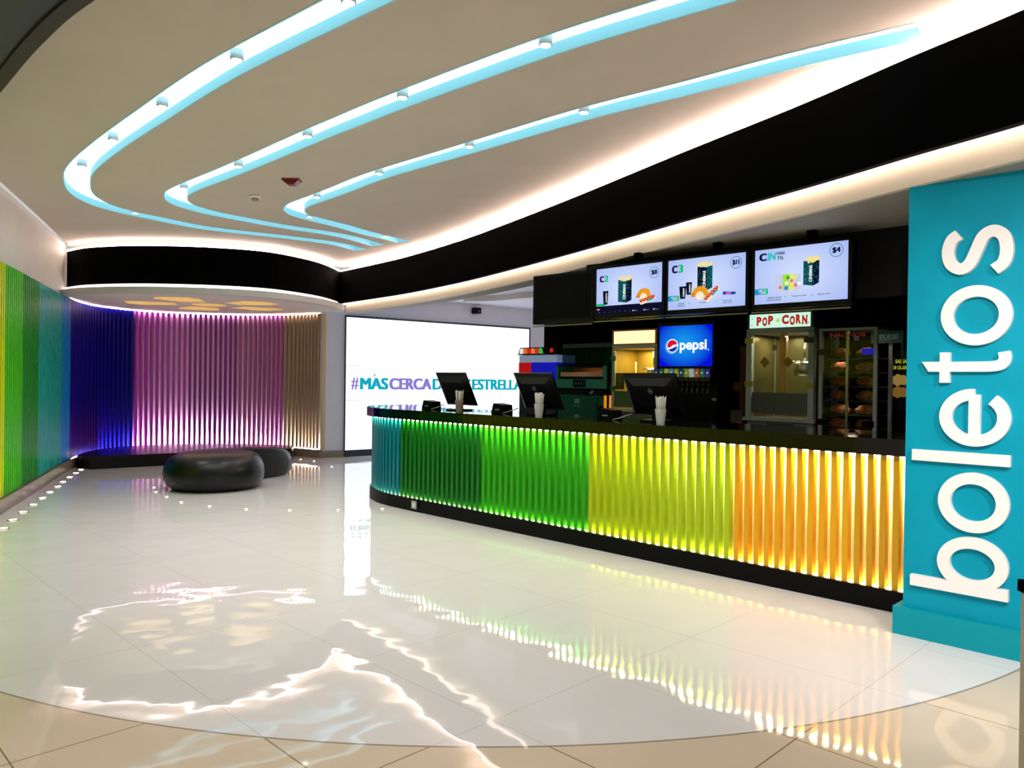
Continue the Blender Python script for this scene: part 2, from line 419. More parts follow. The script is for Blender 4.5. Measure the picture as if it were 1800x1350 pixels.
# cylinder spotlights hanging in the channels
def spot_proto():
    t = empty('ceiling_spotlight')
    mb = MB(); mb.lathe(0, 0, [(.040, .062), (.040, .002), (.034, 0)], 24); mb.build('housing', mat('spot_housing', (206, 210, 212), .35), t)
    ml = MB(); ml.lathe(0, 0, [(.031, .001), (.031, -.003)], 24); ml.build('lens', emis('spot_lens', (255, 244, 230), 12), t)
    return t
SP = {'outer': [(-.937, 3.98), (-1.771, 4.77), (-2.56, 5.55), (-3.31, 6.36), (-4.12, 7.24), (-4.60, 9.32)],
      'middle': [(.186, 4.47), (-.765, 5.32), (-1.68, 6.22), (-2.54, 7.11), (-3.46, 8.03)],
      'inner': [(.511, 5.62), (-.394, 6.47), (-1.29, 7.35), (-2.18, 8.37), (-2.50, 9.42), (-1.76, 10.62)]}
sp0 = None
for k, L_ in SP.items():
    for i, (x, y) in enumerate(L_):
        o = spot_proto() if sp0 is None else copy_tree(sp0)
        sp0 = sp0 or o
        # snap to the channel's centre line
        c = min(CHP[k], key=lambda p: (p[0] - x) ** 2 + (p[1] - y) ** 2)
        o.location = (c[0], c[1], ZC + .008)
        tag(o, 'small white cylinder spotlight, %s one from the near end of the %s channel' % (ORD[i], {'outer': 'outermost', 'middle': 'middle', 'inner': 'innermost'}[k]), 'spotlight', 'cylinder spotlights in the ceiling channels')
        ld = bpy.data.lights.new('spot_beam', 'SPOT'); ld.energy = SPOT_W; ld.color = (1, .93, .88); ld.spot_size = math.radians(105); ld.spot_blend = .8; ld.shadow_soft_size = .03
        lo = bpy.data.objects.new('spot_beam', ld); COL.objects.link(lo); lo.location = (0, 0, -.012); lo.parent = o

# ------------------------------------------------------------------ black fascias, coves and soffits
bl = MB(); bl.band(RIB, 0, .12, ZF0, ZF1)
struct(bl.build('trim_1', M_black), 'long black curved ceiling fascia sweeping over the counter')
bl = MB(); bl.band(DRUM, 0, .12, ZF0, ZF1)
struct(bl.build('trim_2', M_black), 'black rounded ceiling fascia over the purple alcove')
bl = MB(); bl.band(NEAR, -.02, .05, 3.02, 3.405)
struct(bl.build('trim_3', mat('dark_brown_trim', (30, 22, 14), .6)), 'dark curved ceiling fascia at the near edge')
bl = MB(); bl.band(NEAR, .05, .32, 3.035, 3.058)
struct(bl.build('trim_12', mat('navy_trim', (34, 38, 54), .5)), 'dark blue band beside the near ceiling fascia')
# light shelf and riser behind the fascias
for nm, pth, lab in (('trim_4', RIB, 'white riser above the long fascia'), ('trim_5', DRUM, 'white riser above the rounded fascia')):
    r_ = MB(); r_.band(pth, .20, .23, ZF1 - .02, ZC + .01); r_.band(pth, .12, .20, ZF1 - .03, ZF1 - .01); struct(r_.build(nm, M_wall), lab)
M_cove = emis('cove_led', (255, 226, 214), COVE_TOP); M_cove2 = emis('cove_led_low', (255, 232, 214), COVE_LOW)
o = MB().band(RIB[3:], .012, .05, ZF1 + .001, ZF1 + .022).build('led_strip', M_cove); tag(o, 'white cove light line along the top of the long black fascia', 'light strip')
o = MB().band(DRUM, .0, .03, ZF1 + .001, ZF1 + .030).build('led_strip', emis('cove_led_drum', (255, 226, 214), 20)); tag(o, 'white cove light line on top of the rounded black fascia', 'light strip')
o = MB().band(RIB[3:], .055, .11, ZF0 - .016, ZF0 - .001).build('led_strip', M_cove2); tag(o, 'thin warm light line under the long black fascia', 'light strip')
o = MB().band(DRUM[2:], -.03, .0, ZF0 - .05, ZF0 + .004).build('led_strip', emis('cove_led_drum_low', (255, 240, 234), 3.0)); tag(o, 'white light line under the rounded black fascia', 'light strip')
# white lip under the long fascia
lp = MB(); lp.band(RIB, .12, .16, 2.60, ZF0 + .02)
struct(lp.build('trim_6', mat('warm_white_paint', (214, 200, 182), .6)), 'pale lip below the long black fascia')
# lower ceiling over the counter
L0 = offset(RIB, .155); low = [p for p in L0 if p[0] + p[1] < 8.46] 
rimpts = [(low[-1][0] - .02, 8.46 - low[-1][0] + .02)]
rg = low + rimpts + [(5.2, 3.26), (5.2, 2.45)]
lc = MB(); lc.prism(rg, 2.602, 2.66)
struct(lc.build('ceiling_2', mat('lower_ceiling_paint', (156, 148, 134), .7)), 'low pale ceiling strip over the counter')
# soffit for the part of the lip beyond the counter
sl = MB(); P2 = [p for p in RIB if p[0] + p[1] > 8.1]
sl.band(P2, .155, .40, 2.60, 2.64)
struct(sl.build('trim_8', mat('lower_ceiling_paint', (156, 148, 134), .7)), 'narrow pale soffit where the long fascia runs past the counter')
# round alcove ceiling with lit cut-outs
rim = offset(DRUM, -.14)[3:]
wpts = [p for p in WALL if p[1] > 11.55]
disc_out = rim + [(-6.78, 11.55)] + wpts[::2] + [(-3.43, 13.8), (-3.0, 13.62)]
ctr = Vector((-5.0, 12.65)); cuts = []
for k in range(5):
    a0 = math.radians(-108 + 72 * k + 10); pts = []
    for (r, da) in ((.52, -.36), (1.05, -.30), (1.22, -.12), (1.18, .24), (.98, .36), (.50, .40)):
        pts.append((ctr.x + 1.08 * r * math.cos(a0 + da), ctr.y + r * math.sin(a0 + da)))
    cuts.append(pts)
cuts.append([(ctr.x + .27 * math.cos(i * math.pi / 10), ctr.y + .27 * math.sin(i * math.pi / 10)) for i in range(20)])
dc = MB(); dc.poly([(x, y, 2.62) for x, y in disc_out], 0, [[(x, y, 2.62) for x, y in c] for c in cuts], up=False)
struct(dc.build('ceiling_3', M_wall, fix=False), 'round white alcove ceiling with peach coloured cut-outs')
rm = MB(); rm.band(offset(DRUM, -.14)[2:], -.01, .14, 2.61, 2.70)
struct(rm.build('trim_9', mat('rim_paint', (206, 200, 194), .6)), 'pale curved rim of the round alcove ceiling')
M_pe = emis('peach_light', (255, 222, 172), 1.6); M_pw = mat('peach_side', (240, 214, 160), .6)
cutw = ['front left', 'front right', 'right', 'rear', 'left', 'round central']
for k, c in enumerate(cuts):
    lab = 'peach lit round recess in the centre of the alcove ceiling' if k == 5 else 'peach lit angular recess at the %s of the alcove ceiling' % cutw[k]
    t = thing('recessed_ceiling_light', lab, 'ceiling light', (0, 0, 0), group='peach recesses in the alcove ceiling')
    n = len(c); mb = MB(); mb.add([(x, y, z) for z in (2.62, 2.72) for x, y in c], [(i, (i + 1) % n, n + (i + 1) % n, n + i) for i in range(n)]); mb.build('recess_wall', M_pw, t)
    md = MB(); md.poly([(x, y, 2.72) for x, y in c]); md.build('diffuser', M_pe, t, fix=False)

# far lobby ceiling with a peach cove, seen between the fascia and the screen wall
fc = MB(); fc.prism([SW(-.3, .1), SW(6.5, .1), (6.5, 9.9), (2.4, 9.9), (.55, 10.1), (-2.6, 13.0), (-2.9, 13.8)], 3.0, 3.06)
struct(fc.build('ceiling_4', mat('lavender_white_paint', (216, 214, 226), .6)), 'pale ceiling in front of the big screen wall')
cv = spline([(-.9, 14.4), (-.3, 14.2), (.3, 13.6), (.9, 13.3), (1.8, 13.4), (3.0, 13.9)], 8)
cm = MB(); cm.band(cv, 0, .10, 2.90, 3.0)
struct(cm.build('trim_10', mat('cove_ring_paint', (222, 214, 210), .6)), 'pale curved cove ring in the far ceiling')
o = MB().band(cv, -.03, 0, 2.955, 2.985).build('led_strip', emis('peach_cove', (255, 206, 180), 14.0)); tag(o, 'peach cove light curving across the far ceiling', 'light strip')

# ------------------------------------------------------------------ big video wall
t = thing('video_wall', 'huge white lit video wall with a hashtag slogan behind the counter', 'screen', (-3.08, 14.1, 0), ang)
mb = MB(); mb.box(0, 4.43, -.035, .0, 0, .12); mb.box(.0, 4.43, -.04, 0, 2.565, 2.60); mb.box(4.40, 4.43, -.04, 0, .12, 2.565); mb.box(0, .012, -.04, 0, .12, 2.565)
mb.build('bezel', mat('screen_bezel', (20, 26, 48), .3), t)
def screen_mat(name, c0, c1, cx, cz, rx, rz, strength):
    m = bpy.data.materials.new(name); m.use_nodes = True; nt = m.node_tree; L = nt.links
    for n in list(nt.nodes): nt.nodes.remove(n)
    tc = nt.nodes.new('ShaderNodeTexCoord'); mp = nt.nodes.new('ShaderNodeMapping'); mp.vector_type = 'POINT'
    mp.inputs['Scale'].default_value = (1 / rx, 0, 1 / rz); mp.inputs['Location'].default_value = (-cx / rx, 0, -cz / rz)
    ln = nt.nodes.new('ShaderNodeVectorMath'); ln.operation = 'LENGTH'; r = nt.nodes.new('ShaderNodeValToRGB')
    r.color_ramp.elements[0].color = (*lin(c0), 1); r.color_ramp.elements[1].color = (*lin(c1), 1); r.color_ramp.elements[0].position = .15
    e = nt.nodes.new('ShaderNodeEmission'); e.inputs[1].default_value = strength; o = nt.nodes.new('ShaderNodeOutputMaterial')
    L.new(tc.outputs['Object'], mp.inputs[0]); L.new(mp.outputs[0], ln.inputs[0]); L.new(ln.outputs['Value'], r.inputs[0]); L.new(r.outputs[0], e.inputs[0]); L.new(e.outputs[0], o.inputs[0])
    return m
dp = MB(); dp.box(.012, 4.40, -.03, 0, .12, 2.565)
dsp = dp.build('display', screen_mat('video_white', (250, 252, 255), (226, 238, 255), 2.2, 1.35, 3.0, 1.7, 1.75), t)
TE = emis('slogan_teal', (20, 172, 196), 1.0); VI = emis('slogan_violet', (140, 122, 214), 1.0)
for body, x0, x1, m_, nm in (('#', .12, .28, VI, 'hash_sign'), ('MAS', .30, .905, TE, 'slogan_word'), ('CERCA', .92, 1.885, VI, 'slogan_word'), ('DELAS', 1.90, 2.85, TE, 'slogan_word'), ('ESTRELLAS', 2.87, 4.36, TE, 'slogan_word')):
    tx = MB(); text(tx, body, x0, x1, 1.235, 1.458, -.0325, bold=0, heavy=.008 if body == '#' else .02)
    if body == 'MAS': tx.xzpoly([(.575, 1.475), (.60, 1.475), (.64, 1.53), (.605, 1.53)], -.0325)
    tx.build(nm, m_, dsp, fix=False)
sm = MB()
for z in (1.04, 1.68): sm.box(.012, .32, -.0312, -.03, z - .004, z + .004); sm.box(4.1, 4.40, -.0312, -.03, z - .004, z + .004)
sm.build('panel_seam', emis('seam_grey', (150, 160, 176), .9), dsp)
# security camera at the top of the far wall
cx_, cy_ = SW(2.95, 0)
t = thing('security_camera', 'small black security camera high on the wall above the big screen', 'camera', (cx_, cy_, 2.93), ang)
MB().box(-.10, .04, -.16, -.02, -.12, .0).box(-.02, .02, -.02, .0, -.05, .02).build('camera_housing', M_dark, t)
MB().lathe(0, 0, [(.03, 0), (.028, .015)], 16, M=Matrix.Translation((-.03, -.16, -.07)) @ Matrix.Rotation(math.pi / 2, 4, 'X')).build('lens', mat('lens_glass', (25, 28, 34), .1), t)

# ------------------------------------------------------------------ service counter
CPATH = [W(-.15 + .1 * i, 0) for i in range(56)] 
CPATH = [p for p in CPATH if p[1] < 8.5] + spline([(-1.17, 8.53), (-1.44, 8.83), (-1.62, 9.14), (-1.72, 9.48), (-1.69, 9.82), (-1.5, 10.1), (-1.2, 10.22)], 10)
CL = path_info(CPATH)
def cs(X, Y): return min(((Vector(p) - Vector((X, Y))).length, l) for p, l in zip(CPATH, CL))[1]
ct = thing('service_counter', 'long curved snack counter fronted with rainbow backlit slats', 'counter', (*W(2.5, .35), 0))
ci = Matrix.Translation(-Vector(ct.location))
def place(o, par):     # keep world coordinates of a mesh when parenting to an unrotated root
    o.parent = par; o.location = -Vector(par.location); return o
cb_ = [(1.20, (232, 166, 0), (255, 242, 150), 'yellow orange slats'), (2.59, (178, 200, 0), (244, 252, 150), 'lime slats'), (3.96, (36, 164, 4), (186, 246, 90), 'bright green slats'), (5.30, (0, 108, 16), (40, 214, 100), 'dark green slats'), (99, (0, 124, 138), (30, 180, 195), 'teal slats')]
s = 0.0
for (e, c1, c2, lab) in cb_:
    e_ = min(CL[-1] - .01, e + .15) if e < 90 else CL[-1] - .01
    mb = slats(CPATH, CL, s, e_, .08, .06, .135, 1.0, -1, .47)
    o = mb.build('slat_panel', [mat('counter ' + lab, c1, .4), mat('counter back ' + lab, c2, .5)])
    place(o, ct); o['label'] = lab; s = e_
o = MB().band(CPATH, -.02, .06, 0, .135).build('plinth', M_dark); place(o, ct)
back = [W(-.62, .70), W(5.6, .70)]
body = offset(CPATH, .07)
o = MB().prism(body + [W(5.9, .72), W(-.15, .72)], .135, .995).build('carcass', M_matte); place(o, ct)
strip = offset(CPATH, .001)
o = MB().band(CPATH, .006, .056, .985, .996).build('light_strip', emis('counter_led', (255, 240, 190), SLAT_LED)); place(o, ct); o['label'] = 'glowing strip above the slats'
o = MB().band(CPATH, .018, .045, .1355, .139).build('light_strip', emis('counter_led_low', (255, 238, 180), 25)); place(o, ct)
for i, e_ in enumerate((1, 1, 1, 1, 1, .9, .7, .6, .5, .4, .3, .25, .22)):
    s_ = .06 + .4 * i; q_ = W(s_, .031); linear_wash('slat_downlight', None, q_[0], q_[1], .983, .4, .044, 3 * math.pi / 4, COUNTER_WASH * e_, (1, .95, .80), False, 28)
top = offset(CPATH, -.065) 
tp = MB().prism(top + [W(5.75, .80), W(-.15, .80)], 1.0, 1.105)
tag(tp.build('countertop', mat('polished_black_granite', (6, 6, 7), .05, spec=.45, noise=.3, scale=60)), 'polished black worktop running along the rainbow slatted counter', 'worktop')
x_, y_ = -1.02, 8.37
t = thing('wall_socket', 'silver floor level socket on the black plinth of the counter', 'socket', (x_ - .0 - .014, y_ - .014, .035), RZ)
MB().box(-.045, .045, -.022, -.0, 0, .085).build('socket_plate', M_steel, t); MB().box(-.025, .025, -.026, -.022, .02, .065).build('socket_cover', M_white, t)

# ------------------------------------------------------------------ teal column with the lettering
CF = 6.78
def CW_(t_, n=0): return ((CF + 2.30 - 4.48) / 2 + .7071 * t_ + .7071 * n, (CF - (2.30 - 4.48)) / 2 - .7071 * t_ + .7071 * n)
M_teal = mat('teal_paint', (0, 150, 178), .5, spec=.15, noise=.04, scale=4)
col = thing('teal_column', 'teal column at the right with big white boletos lettering', 'column', (*CW_(0), 0), RZ)
MB().box(0, 1.3, 0, 1.1, .16, 2.602).build('shaft', M_teal, col)
MB().box(-.045, 1.34, -.035, 1.14, 0, .16).build('base_block', mat('teal_base', (0, 148, 164), .45, spec=.2), col)
def sweep2(pts, w_, closed=False):
    P = spline(pts, 8, closed) if len(pts) > 2 else pts
    n = len(P); Lf = []; Rt = []
    for i in range(n):
        a = Vector(P[(i - 1) % n] if closed else P[max(i - 1, 0)]); b = Vector(P[(i + 1) % n] if closed else P[min(i + 1, n - 1)]); d = (b - a).normalized()
        q = Vector(P[i]); nn = Vector((-d.y, d.x)) * w_ / 2; Lf.append(q + nn); Rt.append(q - nn)
    return Lf, Rt
M_let = mat('white_letter', (244, 240, 238), .5)
def letter(strokes, z0, lab, nm='raised_letter'):
    mb = MB(); base = .532; y0, y1 = -.036, 0.0
    for si, st in enumerate(strokes):
        y0 = -.036 - .0006 * si
        pts, closed = st[0], st[1]; w_ = st[2] if len(st) > 2 else .062
        Lf, Rt = sweep2(pts, w_, closed); n = len(Lf)
        if len(st) > 3: Lf[-1] = Lf[-1] + Vector((0, -.035))    # slanted tip
        f_ = [(base - p.y, y0, p.x) for p in Lf] + [(base - p.y, y0, p.x) for p in Rt]
        b_2 = [(x, y1, z) for x, y, z in f_]
        fs = []
        m = n if closed else n - 1
        for i in range(m):
            j = (i + 1) % n
            fs += [(i, j, n + j, n + i), (2 * n + i, 3 * n + i, 3 * n + j, 2 * n + j), (i, 2 * n + i, 2 * n + j, j), (n + i, n + j, 3 * n + j, 3 * n + i)]
        if not closed: fs += [(0, n, 3 * n, 2 * n), (n - 1, 3 * n - 1, 4 * n - 1, 2 * n - 1)]
        mb.add(f_ + b_2, fs)
    o = mb.build(nm, M_let); o.location = (*CW_(0), z0); o.rotation_euler = (0, 0, RZ)
    return tag(o, lab, 'letter', 'white letters on the teal column')
def ell(cx, cy, rx, ry, n=24, a0=0, a1=360):
    return [(cx + rx * math.cos(math.radians(a0 + (a1 - a0) * i / n)), cy + ry * math.sin(math.radians(a0 + (a1 - a0) * i / n))) for i in range(n if a1 - a0 == 360 else n + 1)]
O_ = ell(.165, .1725, .133, .1415)
letter([([(.031, 0), (.031, .485)], False), (ell(.171, .1725, .117, .1415), True)], .30, 'white raised letter b at the foot of the teal column')
letter([(O_, True)], .645, 'white raised letter o just above the b')
letter([([(.031, 0), (.031, .485)], False)], 1.02, 'white raised letter l between the lower o and the e')
letter([([(.04, .172), (.285, .172)], False, .055), (ell(.159, .1725, .127, .1415, 28, 0, 322), False)], 1.118, 'white raised letter e above the l')
letter([([(.17, .036), (.135, .031), (.105, .045), (.092, .09), (.09, .20), (.09, .44)], False, .056, 1), ([(.0, .322), (.17, .322)], False, .05)], 1.466, 'white raised letter t below the upper o')
letter([(O_, True)], 1.672, 'white raised letter o just below the s')
letter([([(.245, .262), (.215, .298), (.150, .314), (.085, .298), (.053, .252), (.078, .207), (.150, .174), (.222, .142), (.246, .092), (.212, .046), (.14, .031), (.072, .045), (.036, .088)], False)], 2.044, 'white raised letter s at the top of the word')

# barrier panel at the right edge
t = thing('queue_post', 'grey post with a black cap at the right edge of the view', 'post', (1.322, 1.96, 0), -.05)
MB().box(0, .26, 0, .022, .02, .92).build('post_panel', mat('post_cream', (176, 168, 150), .5), t)
MB().box(.014, .26, -.012, .03, .0, .92).build('post_core', M_dark, t); MB().box(-.003, .27, -.016, .034, .92, .95).build('cap', M_matte, t)

# ------------------------------------------------------------------ back of house shell
bk = MB(); a, b_, c, d = W(-.9, 3.15), W(6.0, 3.15), W(6.0, 3.3), W(-.9, 3.3); bk.prism([a, b_, c, d], 0, 2.7)
struct(bk.build('wall_back', M_matte), 'black wall behind the snack machines')
bk = MB(); a, b_, c, d = W(-.9, .9), W(-.75, .9), W(-.75, 3.15), W(-.9, 3.15); bk.prism([a, b_, c, d], 0, 2.7)
struct(bk.build('wall_right', M_matte), 'black side wall behind the teal column')
bk = MB(); bk.prism([W(-.9, .80), W(3.2, .80), W(4.9, 2.6), W(6.0, 3.2), W(-.9, 3.2)], 2.61, 2.66)
struct(bk.build('ceiling_5', M_matte), 'black ceiling over the snack machines')
bk = MB(); bk.prism([W(-.9, .72), W(3.2, .72), W(3.2, .80), W(-.9, .80)], 2.1, 2.604)
struct(bk.build('trim_11', mat('bulkhead_black', (12, 10, 9), .6, spec=.2)), 'black bulkhead behind the hanging menu screens')
cab = thing('back_counter', 'low black cabinet run carrying the snack machines', 'counter', (*W(0, 2.25), 0), RZ)
MB().box(-5.6, .7, 0, .85, 0, .88).build('cabinet_body', M_matte, cab); MB().box(-5.62, .7, -.02, .86, .88, .91).build('back_worktop', mat('back_worktop_black', (14, 14, 15), .25), cab)
cb2 = thing('under_counter_cabinet', 'dark low cabinet standing behind the left end of the counter', 'cabinet', (*W(6.9, 1.6), 0), RZ)
MB().box(0, 1.1, 0, .5, 0, 1.0).build('cabinet_body', mat('charcoal_laminate', (26, 28, 32), .5), cb2); MB().box(.02, .52, -.02, 0, .06, .95).build('door', mat('charcoal_door', (34, 37, 42), .4), cb2); MB().box(.56, 1.08, -.02, 0, .06, .95).build('door', _m['charcoal_door'], cb2)

# ------------------------------------------------------------------ hanging menu screens
INK = emis('menu_ink', (18, 22, 70), 1.0); AQ = emis('menu_aqua', (40, 190, 190), 1.0); GN = emis('menu_green', (10, 190, 110), 1.0)
NV = emis('menu_navy', (10, 22, 40), 1.0); DG = emis('menu_dark_green', (14, 78, 84), 1.0); YE = emis('menu_yellow', (248, 226, 130), 1.0); OR = emis('menu_orange', (250, 176, 30), 1.0)
RD = emis('menu_red', (206, 40, 20), 1.0); BU = emis('menu_bun', (252, 236, 200), 1.0); WH = emis('menu_white', (250, 252, 255), 1.0); BL = emis('menu_blue', (60, 120, 230), 1.0); PK = emis('menu_pink', (240, 110, 150), 1.0); LG = emis('menu_lime', (160, 226, 70), 1.0); GY = emis('menu_grey', (110, 116, 150), 1.0); DL = emis('menu_pale', (200, 206, 230), 1.0)
SW_, SH_ = .72, .425       # visible picture size
def lumps(mb, cx, cz, w_, h_, y, n, r, k):
    for i in range(n):
        a = random.random() * 6.28; q = math.sqrt(random.random()); disc(mb, cx + w_ * q * math.cos(a), cz + h_ * q * math.sin(a), r * random.uniform(.7, 1.2), y - .00002 * i, k, 8)
def popcorn_bag(par, x, z, w_, h_, flip=False):
    mb = MB(); y = -.0452
    mb.xzpoly([(x, z + .012), (x + w_ * .62, z), (x + w_ * .62, z + h_ * .93), (x, z + h_)], y, 0 if flip else 1)
    mb.xzpoly([(x + w_ * .62, z), (x + w_, z + .02), (x + w_, z + h_), (x + w_ * .62, z + h_ * .93)], y, 1 if flip else 0)
    for i in range(60):
        px, pz = x + w_ * random.uniform(.03, .97), z + .02 + random.random() * (h_ - .04)
        if not (.30 < (px - x) / w_ < .62): mb.box(px - .003, px + .003, y - .0004, y - .0002, pz - .0012, pz + .0012, 2)
    text(mb, 'CINEMAS', x + w_ * .36, x + w_ * .56, z + .03, z + h_ * .8, y - .0006, 3, .03, rot=True)
    lumps(mb, x + w_ * .5, z + h_ + .008, w_ * .46, .022, y + .0001 - .0007, 22, .011, 4)
    mb.build('popcorn_bag_picture', [NV, DG, AQ, WH, YE], par, fix=False)
def cup(par, x, z, w_, h_):
    mb = MB(); y = -.0454; mb.xzpoly([(x + .15 * w_, z), (x + .85 * w_, z), (x + w_, z + h_), (x, z + h_)], y, 0)
    text(mb, 'CINEMAS', x + w_ * .52, x + w_ * .74, z + h_ * .15, z + h_ * .85, y - .0004, 1, .03, rot=True)
    mb.build('cup_picture', [NV, WH], par, fix=False)
def nachos_pic(par, x, z, s_):
    mb = MB(); 
    for i in range(16):
        a = math.radians(10 + 160 * i / 15); px, pz = x + s_ * .5 * math.cos(a), z + s_ * .35 * math.sin(a)
        mb.xzpoly([(px - .025, pz - .02), (px + .02, pz - .026), (px + .006, pz + .03)], -.0455 - .00002 * i, i % 2)
    disc(mb, x - .0, z - .01, s_ * .28, -.046, 2, 16)
    mb.build('nachos_picture', [OR, emis('menu_orange_dark', (226, 130, 20), 1.0), BU], par, fix=False)
def hotdog(par, x, z, L_, a):
    mb = MB(); R_ = Matrix.Rotation(a, 2)
    def cap(l, r, y, k, dy=0, dx=0):
        pts = [(l / 2 * math.copysign(1, math.cos(t)) + r * math.cos(t), r * math.sin(t)) for t in [2 * math.pi * i / 20 for i in range(20)]]
        mb.xzpoly([(x + (R_ @ Vector((p[0] + dx, p[1] + dy))).x, z + (R_ @ Vector((p[0] + dx, p[1] + dy))).y) for p in pts], y, k)
    cap(L_ * .8, .022, -.0462, 0, -.006); cap(L_ * .86, .014, -.0464, 1, .006); cap(L_ * .4, .007, -.0466, 2, -.014, L_ * .2)
    for i in range(9):
        u = -L_ * .4 + L_ * .8 * i / 8; q = R_ @ Vector((u, .006 + .005 * (-1) ** i)); disc(mb, x + q.x, z + q.y, .005, -.0468, 3, 8)
    mb.build('hot_dog_picture', [BU, RD, TE, YE], par, fix=False)
def menu_tv(sc, label, z0=2.045, on=True):
    t = thing('menu_screen', label, 'menu screen', (*W(sc, .45), 0), RZ, group='hanging screens above the counter')
    hw, z1 = SW_ / 2 + .027, z0 + SH_ + .05
    mb = MB(); mb.box(-hw, hw, -.02, .045, z0 - .01, z1)
    for (a, b2, c, d2) in ((-hw, hw, z0 - .01, z0 + .03), (-hw, hw, z1 - .022, z1), (-hw, -SW_ / 2, z0, z1), (SW_ / 2, hw, z0, z1)): mb.box(a, b2, -.045, -.02, c, d2)
    mb.build('bezel', mat('tv_bezel', (5, 5, 8), .3, spec=.2), t)
    MB().box(-.385, .385, -.05, -.038, z0 - .038, z0 - .028).build('support_rail', mat('rail_metal', (150, 150, 150), .25, 1.0), t)
    zc = z0 + .03 + SH_ / 2 - .006
    d_ = MB().box(-SW_ / 2, SW_ / 2, -.0448, -.03, z0 + .03, z1 - .022)
    m_ = screen_mat('menu_blue_white', (206, 220, 255), (150, 172, 238), 0, zc, .62, .42, 1.0) if on else mat('dead_screen', (3, 4, 6), .2, spec=.1)
    return t, d_.build('display', m_, t), z0 + .03
def price(par, txt, x, z, r=.05):
    mb = MB(); add_ring(mb, x, z, r - .005, r, -.0452, 0, 36); text(mb, txt, x - r * .62, x + r * .62, z - r * .45, z + r * .45, -.0452, 1, 0, heavy=.0035)
    mb.build('price_badge', [emis('menu_ring', (50, 130, 160), 1.0), INK], par, fix=False)
def caption(par, items, z):
    for (x, w_, lines) in items:
        mb = MB()
        if lines == '+': mb.box(x - .01, x + .01, -.0454, -.045, z - .0015, z + .0015, 1); mb.box(x - .0015, x + .0015, -.0454, -.045, z - .01, z + .01, 1)
        else:
            for i, l in enumerate(lines): text(mb, l, x - w_ / 2, x + w_ / 2, z - .005 - .018 * i, z + .009 - .018 * i, -.0452, 0, .01)
        mb.build('plus_sign' if lines == '+' else 'caption', [INK, AQ], par, fix=False)
def tagbox(par, z):
    mb = MB(); mb.xzpoly([(-.36, z), (-.28, z), (-.28, z + .045), (-.36, z + .045)], -.0451, 0); mb.xzpoly([(-.28, z), (-.25, z), (-.25, z + .045), (-.28, z + .045)], -.0451, 1)
    text(mb, 'ARMA TU', -.33, -.265, z + .025, z + .037, -.0453, 2, .01); text(mb, 'COMBO', -.32, -.265, z + .008, z + .02, -.0453, 2, .01)
    mb.build('corner_banner', [emis('banner_teal', (30, 150, 190), 1.0), GN, WH], par, fix=False)

# right-hand screen
t, d_, zb = menu_tv(.87, 'hanging menu screen nearest the teal column, showing price $4', 2.035)
mb = MB(); text(mb, 'C', -.325, -.262, zb + .335, zb + .395, -.0452, 0, 0, heavy=.007); text(mb, 'IN', -.256, -.19, zb + .335, zb + .395, -.0452, 1, 0, heavy=.0035); text(mb, 'FAN', -.182, -.12, zb + .37, zb + .396, -.0452, 0, 0, heavy=.0012); text(mb, 'TIL', -.18, -.122, zb + .334, zb + .36, -.0452, 0, 0, heavy=.0012)
disc(mb, -.268, zb + .36, .004, -.0455, 1, 10); mb.build('menu_title', [INK, AQ], d_, fix=False)
price(d_, '$4', .275, zb + .36); popcorn_bag(d_, .03, zb + .115, .12, .19); tagbox(d_, zb + .075)
mb = MB()
for i, (x, w_, h_) in enumerate(((-.19, .06, .12), (-.13, .05, .118), (-.08, .04, .116), (-.04, .05, .112))): mb.xzpoly([(x, zb + .10 - .004 * i), (x + w_, zb + .098), (x + w_, zb + .10 + h_), (x, zb + .10 + h_)], -.0451 - .00003 * i, i)
for x, z, k in ((-.10, .15, 4), (-.06, .165, 5), (-.03, .13, 5), (-.09, .19, 6), (.0, .14, 4), (-.15, .12, 5), (-.16, .17, 0), (-.03, .19, 2)): disc(mb, x, zb + z, .014, -.0455, k, 10)
mb.build('kids_box_picture', [DL, LG, emis('menu_lemon', (226, 232, 120), 1.0), DL, WH, PK, emis('menu_mid_green', (60, 160, 60), 1.0)], d_, fix=False)
mb = MB(); mb.xzpoly([(-.12, zb + .06), (-.085, zb + .06), (-.08, zb + .10), (-.125, zb + .10)], -.0456, 0); disc(mb, -.102, zb + .112, .016, -.0457, 1, 12); mb.build('drink_picture', [DL, BL], d_, fix=False)
caption(d_, [(-.2, .12, ['1 bebida infantil', 'toma tus sabores']), (-.11, 0, '+'), (-.0, .12, ['Canguil pequeño']), (.10, 0, '+'), (.19, .09, ['Manicho Boyo'])], zb + .045)
# second
t, d_, zb = menu_tv(1.67, 'hanging menu screen showing price $11, with hot dog and nachos', 2.035)
mb = MB(); text(mb, 'C', -.325, -.268, zb + .312, zb + .378, -.0452, 0, 0, heavy=.007); text(mb, '3', -.262, -.212, zb + .312, zb + .38, -.0452, 1, 0, heavy=.006); disc(mb, -.27, zb + .345, .004, -.0455, 1, 10); mb.build('menu_title', [INK, GN], d_, fix=False)
price(d_, '$11', .275, zb + .35); tagbox(d_, zb + .075); popcorn_bag(d_, -.075, zb + .145, .14, .205, True)
cup(d_, -.185, zb + .12, .06, .105); cup(d_, -.25, zb + .09, .07, .105); nachos_pic(d_, -.05, zb + .115, .13); hotdog(d_, .06, zb + .115, .15, .7)
mb = MB(); mb.xzpoly([(.16, zb + .10), (.27, zb + .095), (.28, zb + .115), (.165, zb + .125)], -.0452, 0); mb.xzpoly([(.19, zb + .103), (.235, zb + .102), (.235, zb + .116), (.19, zb + .117)], -.0454, 1); mb.build('candy_bar_picture', [emis('candy_blue', (30, 50, 190), 1.0), PK], d_, fix=False)
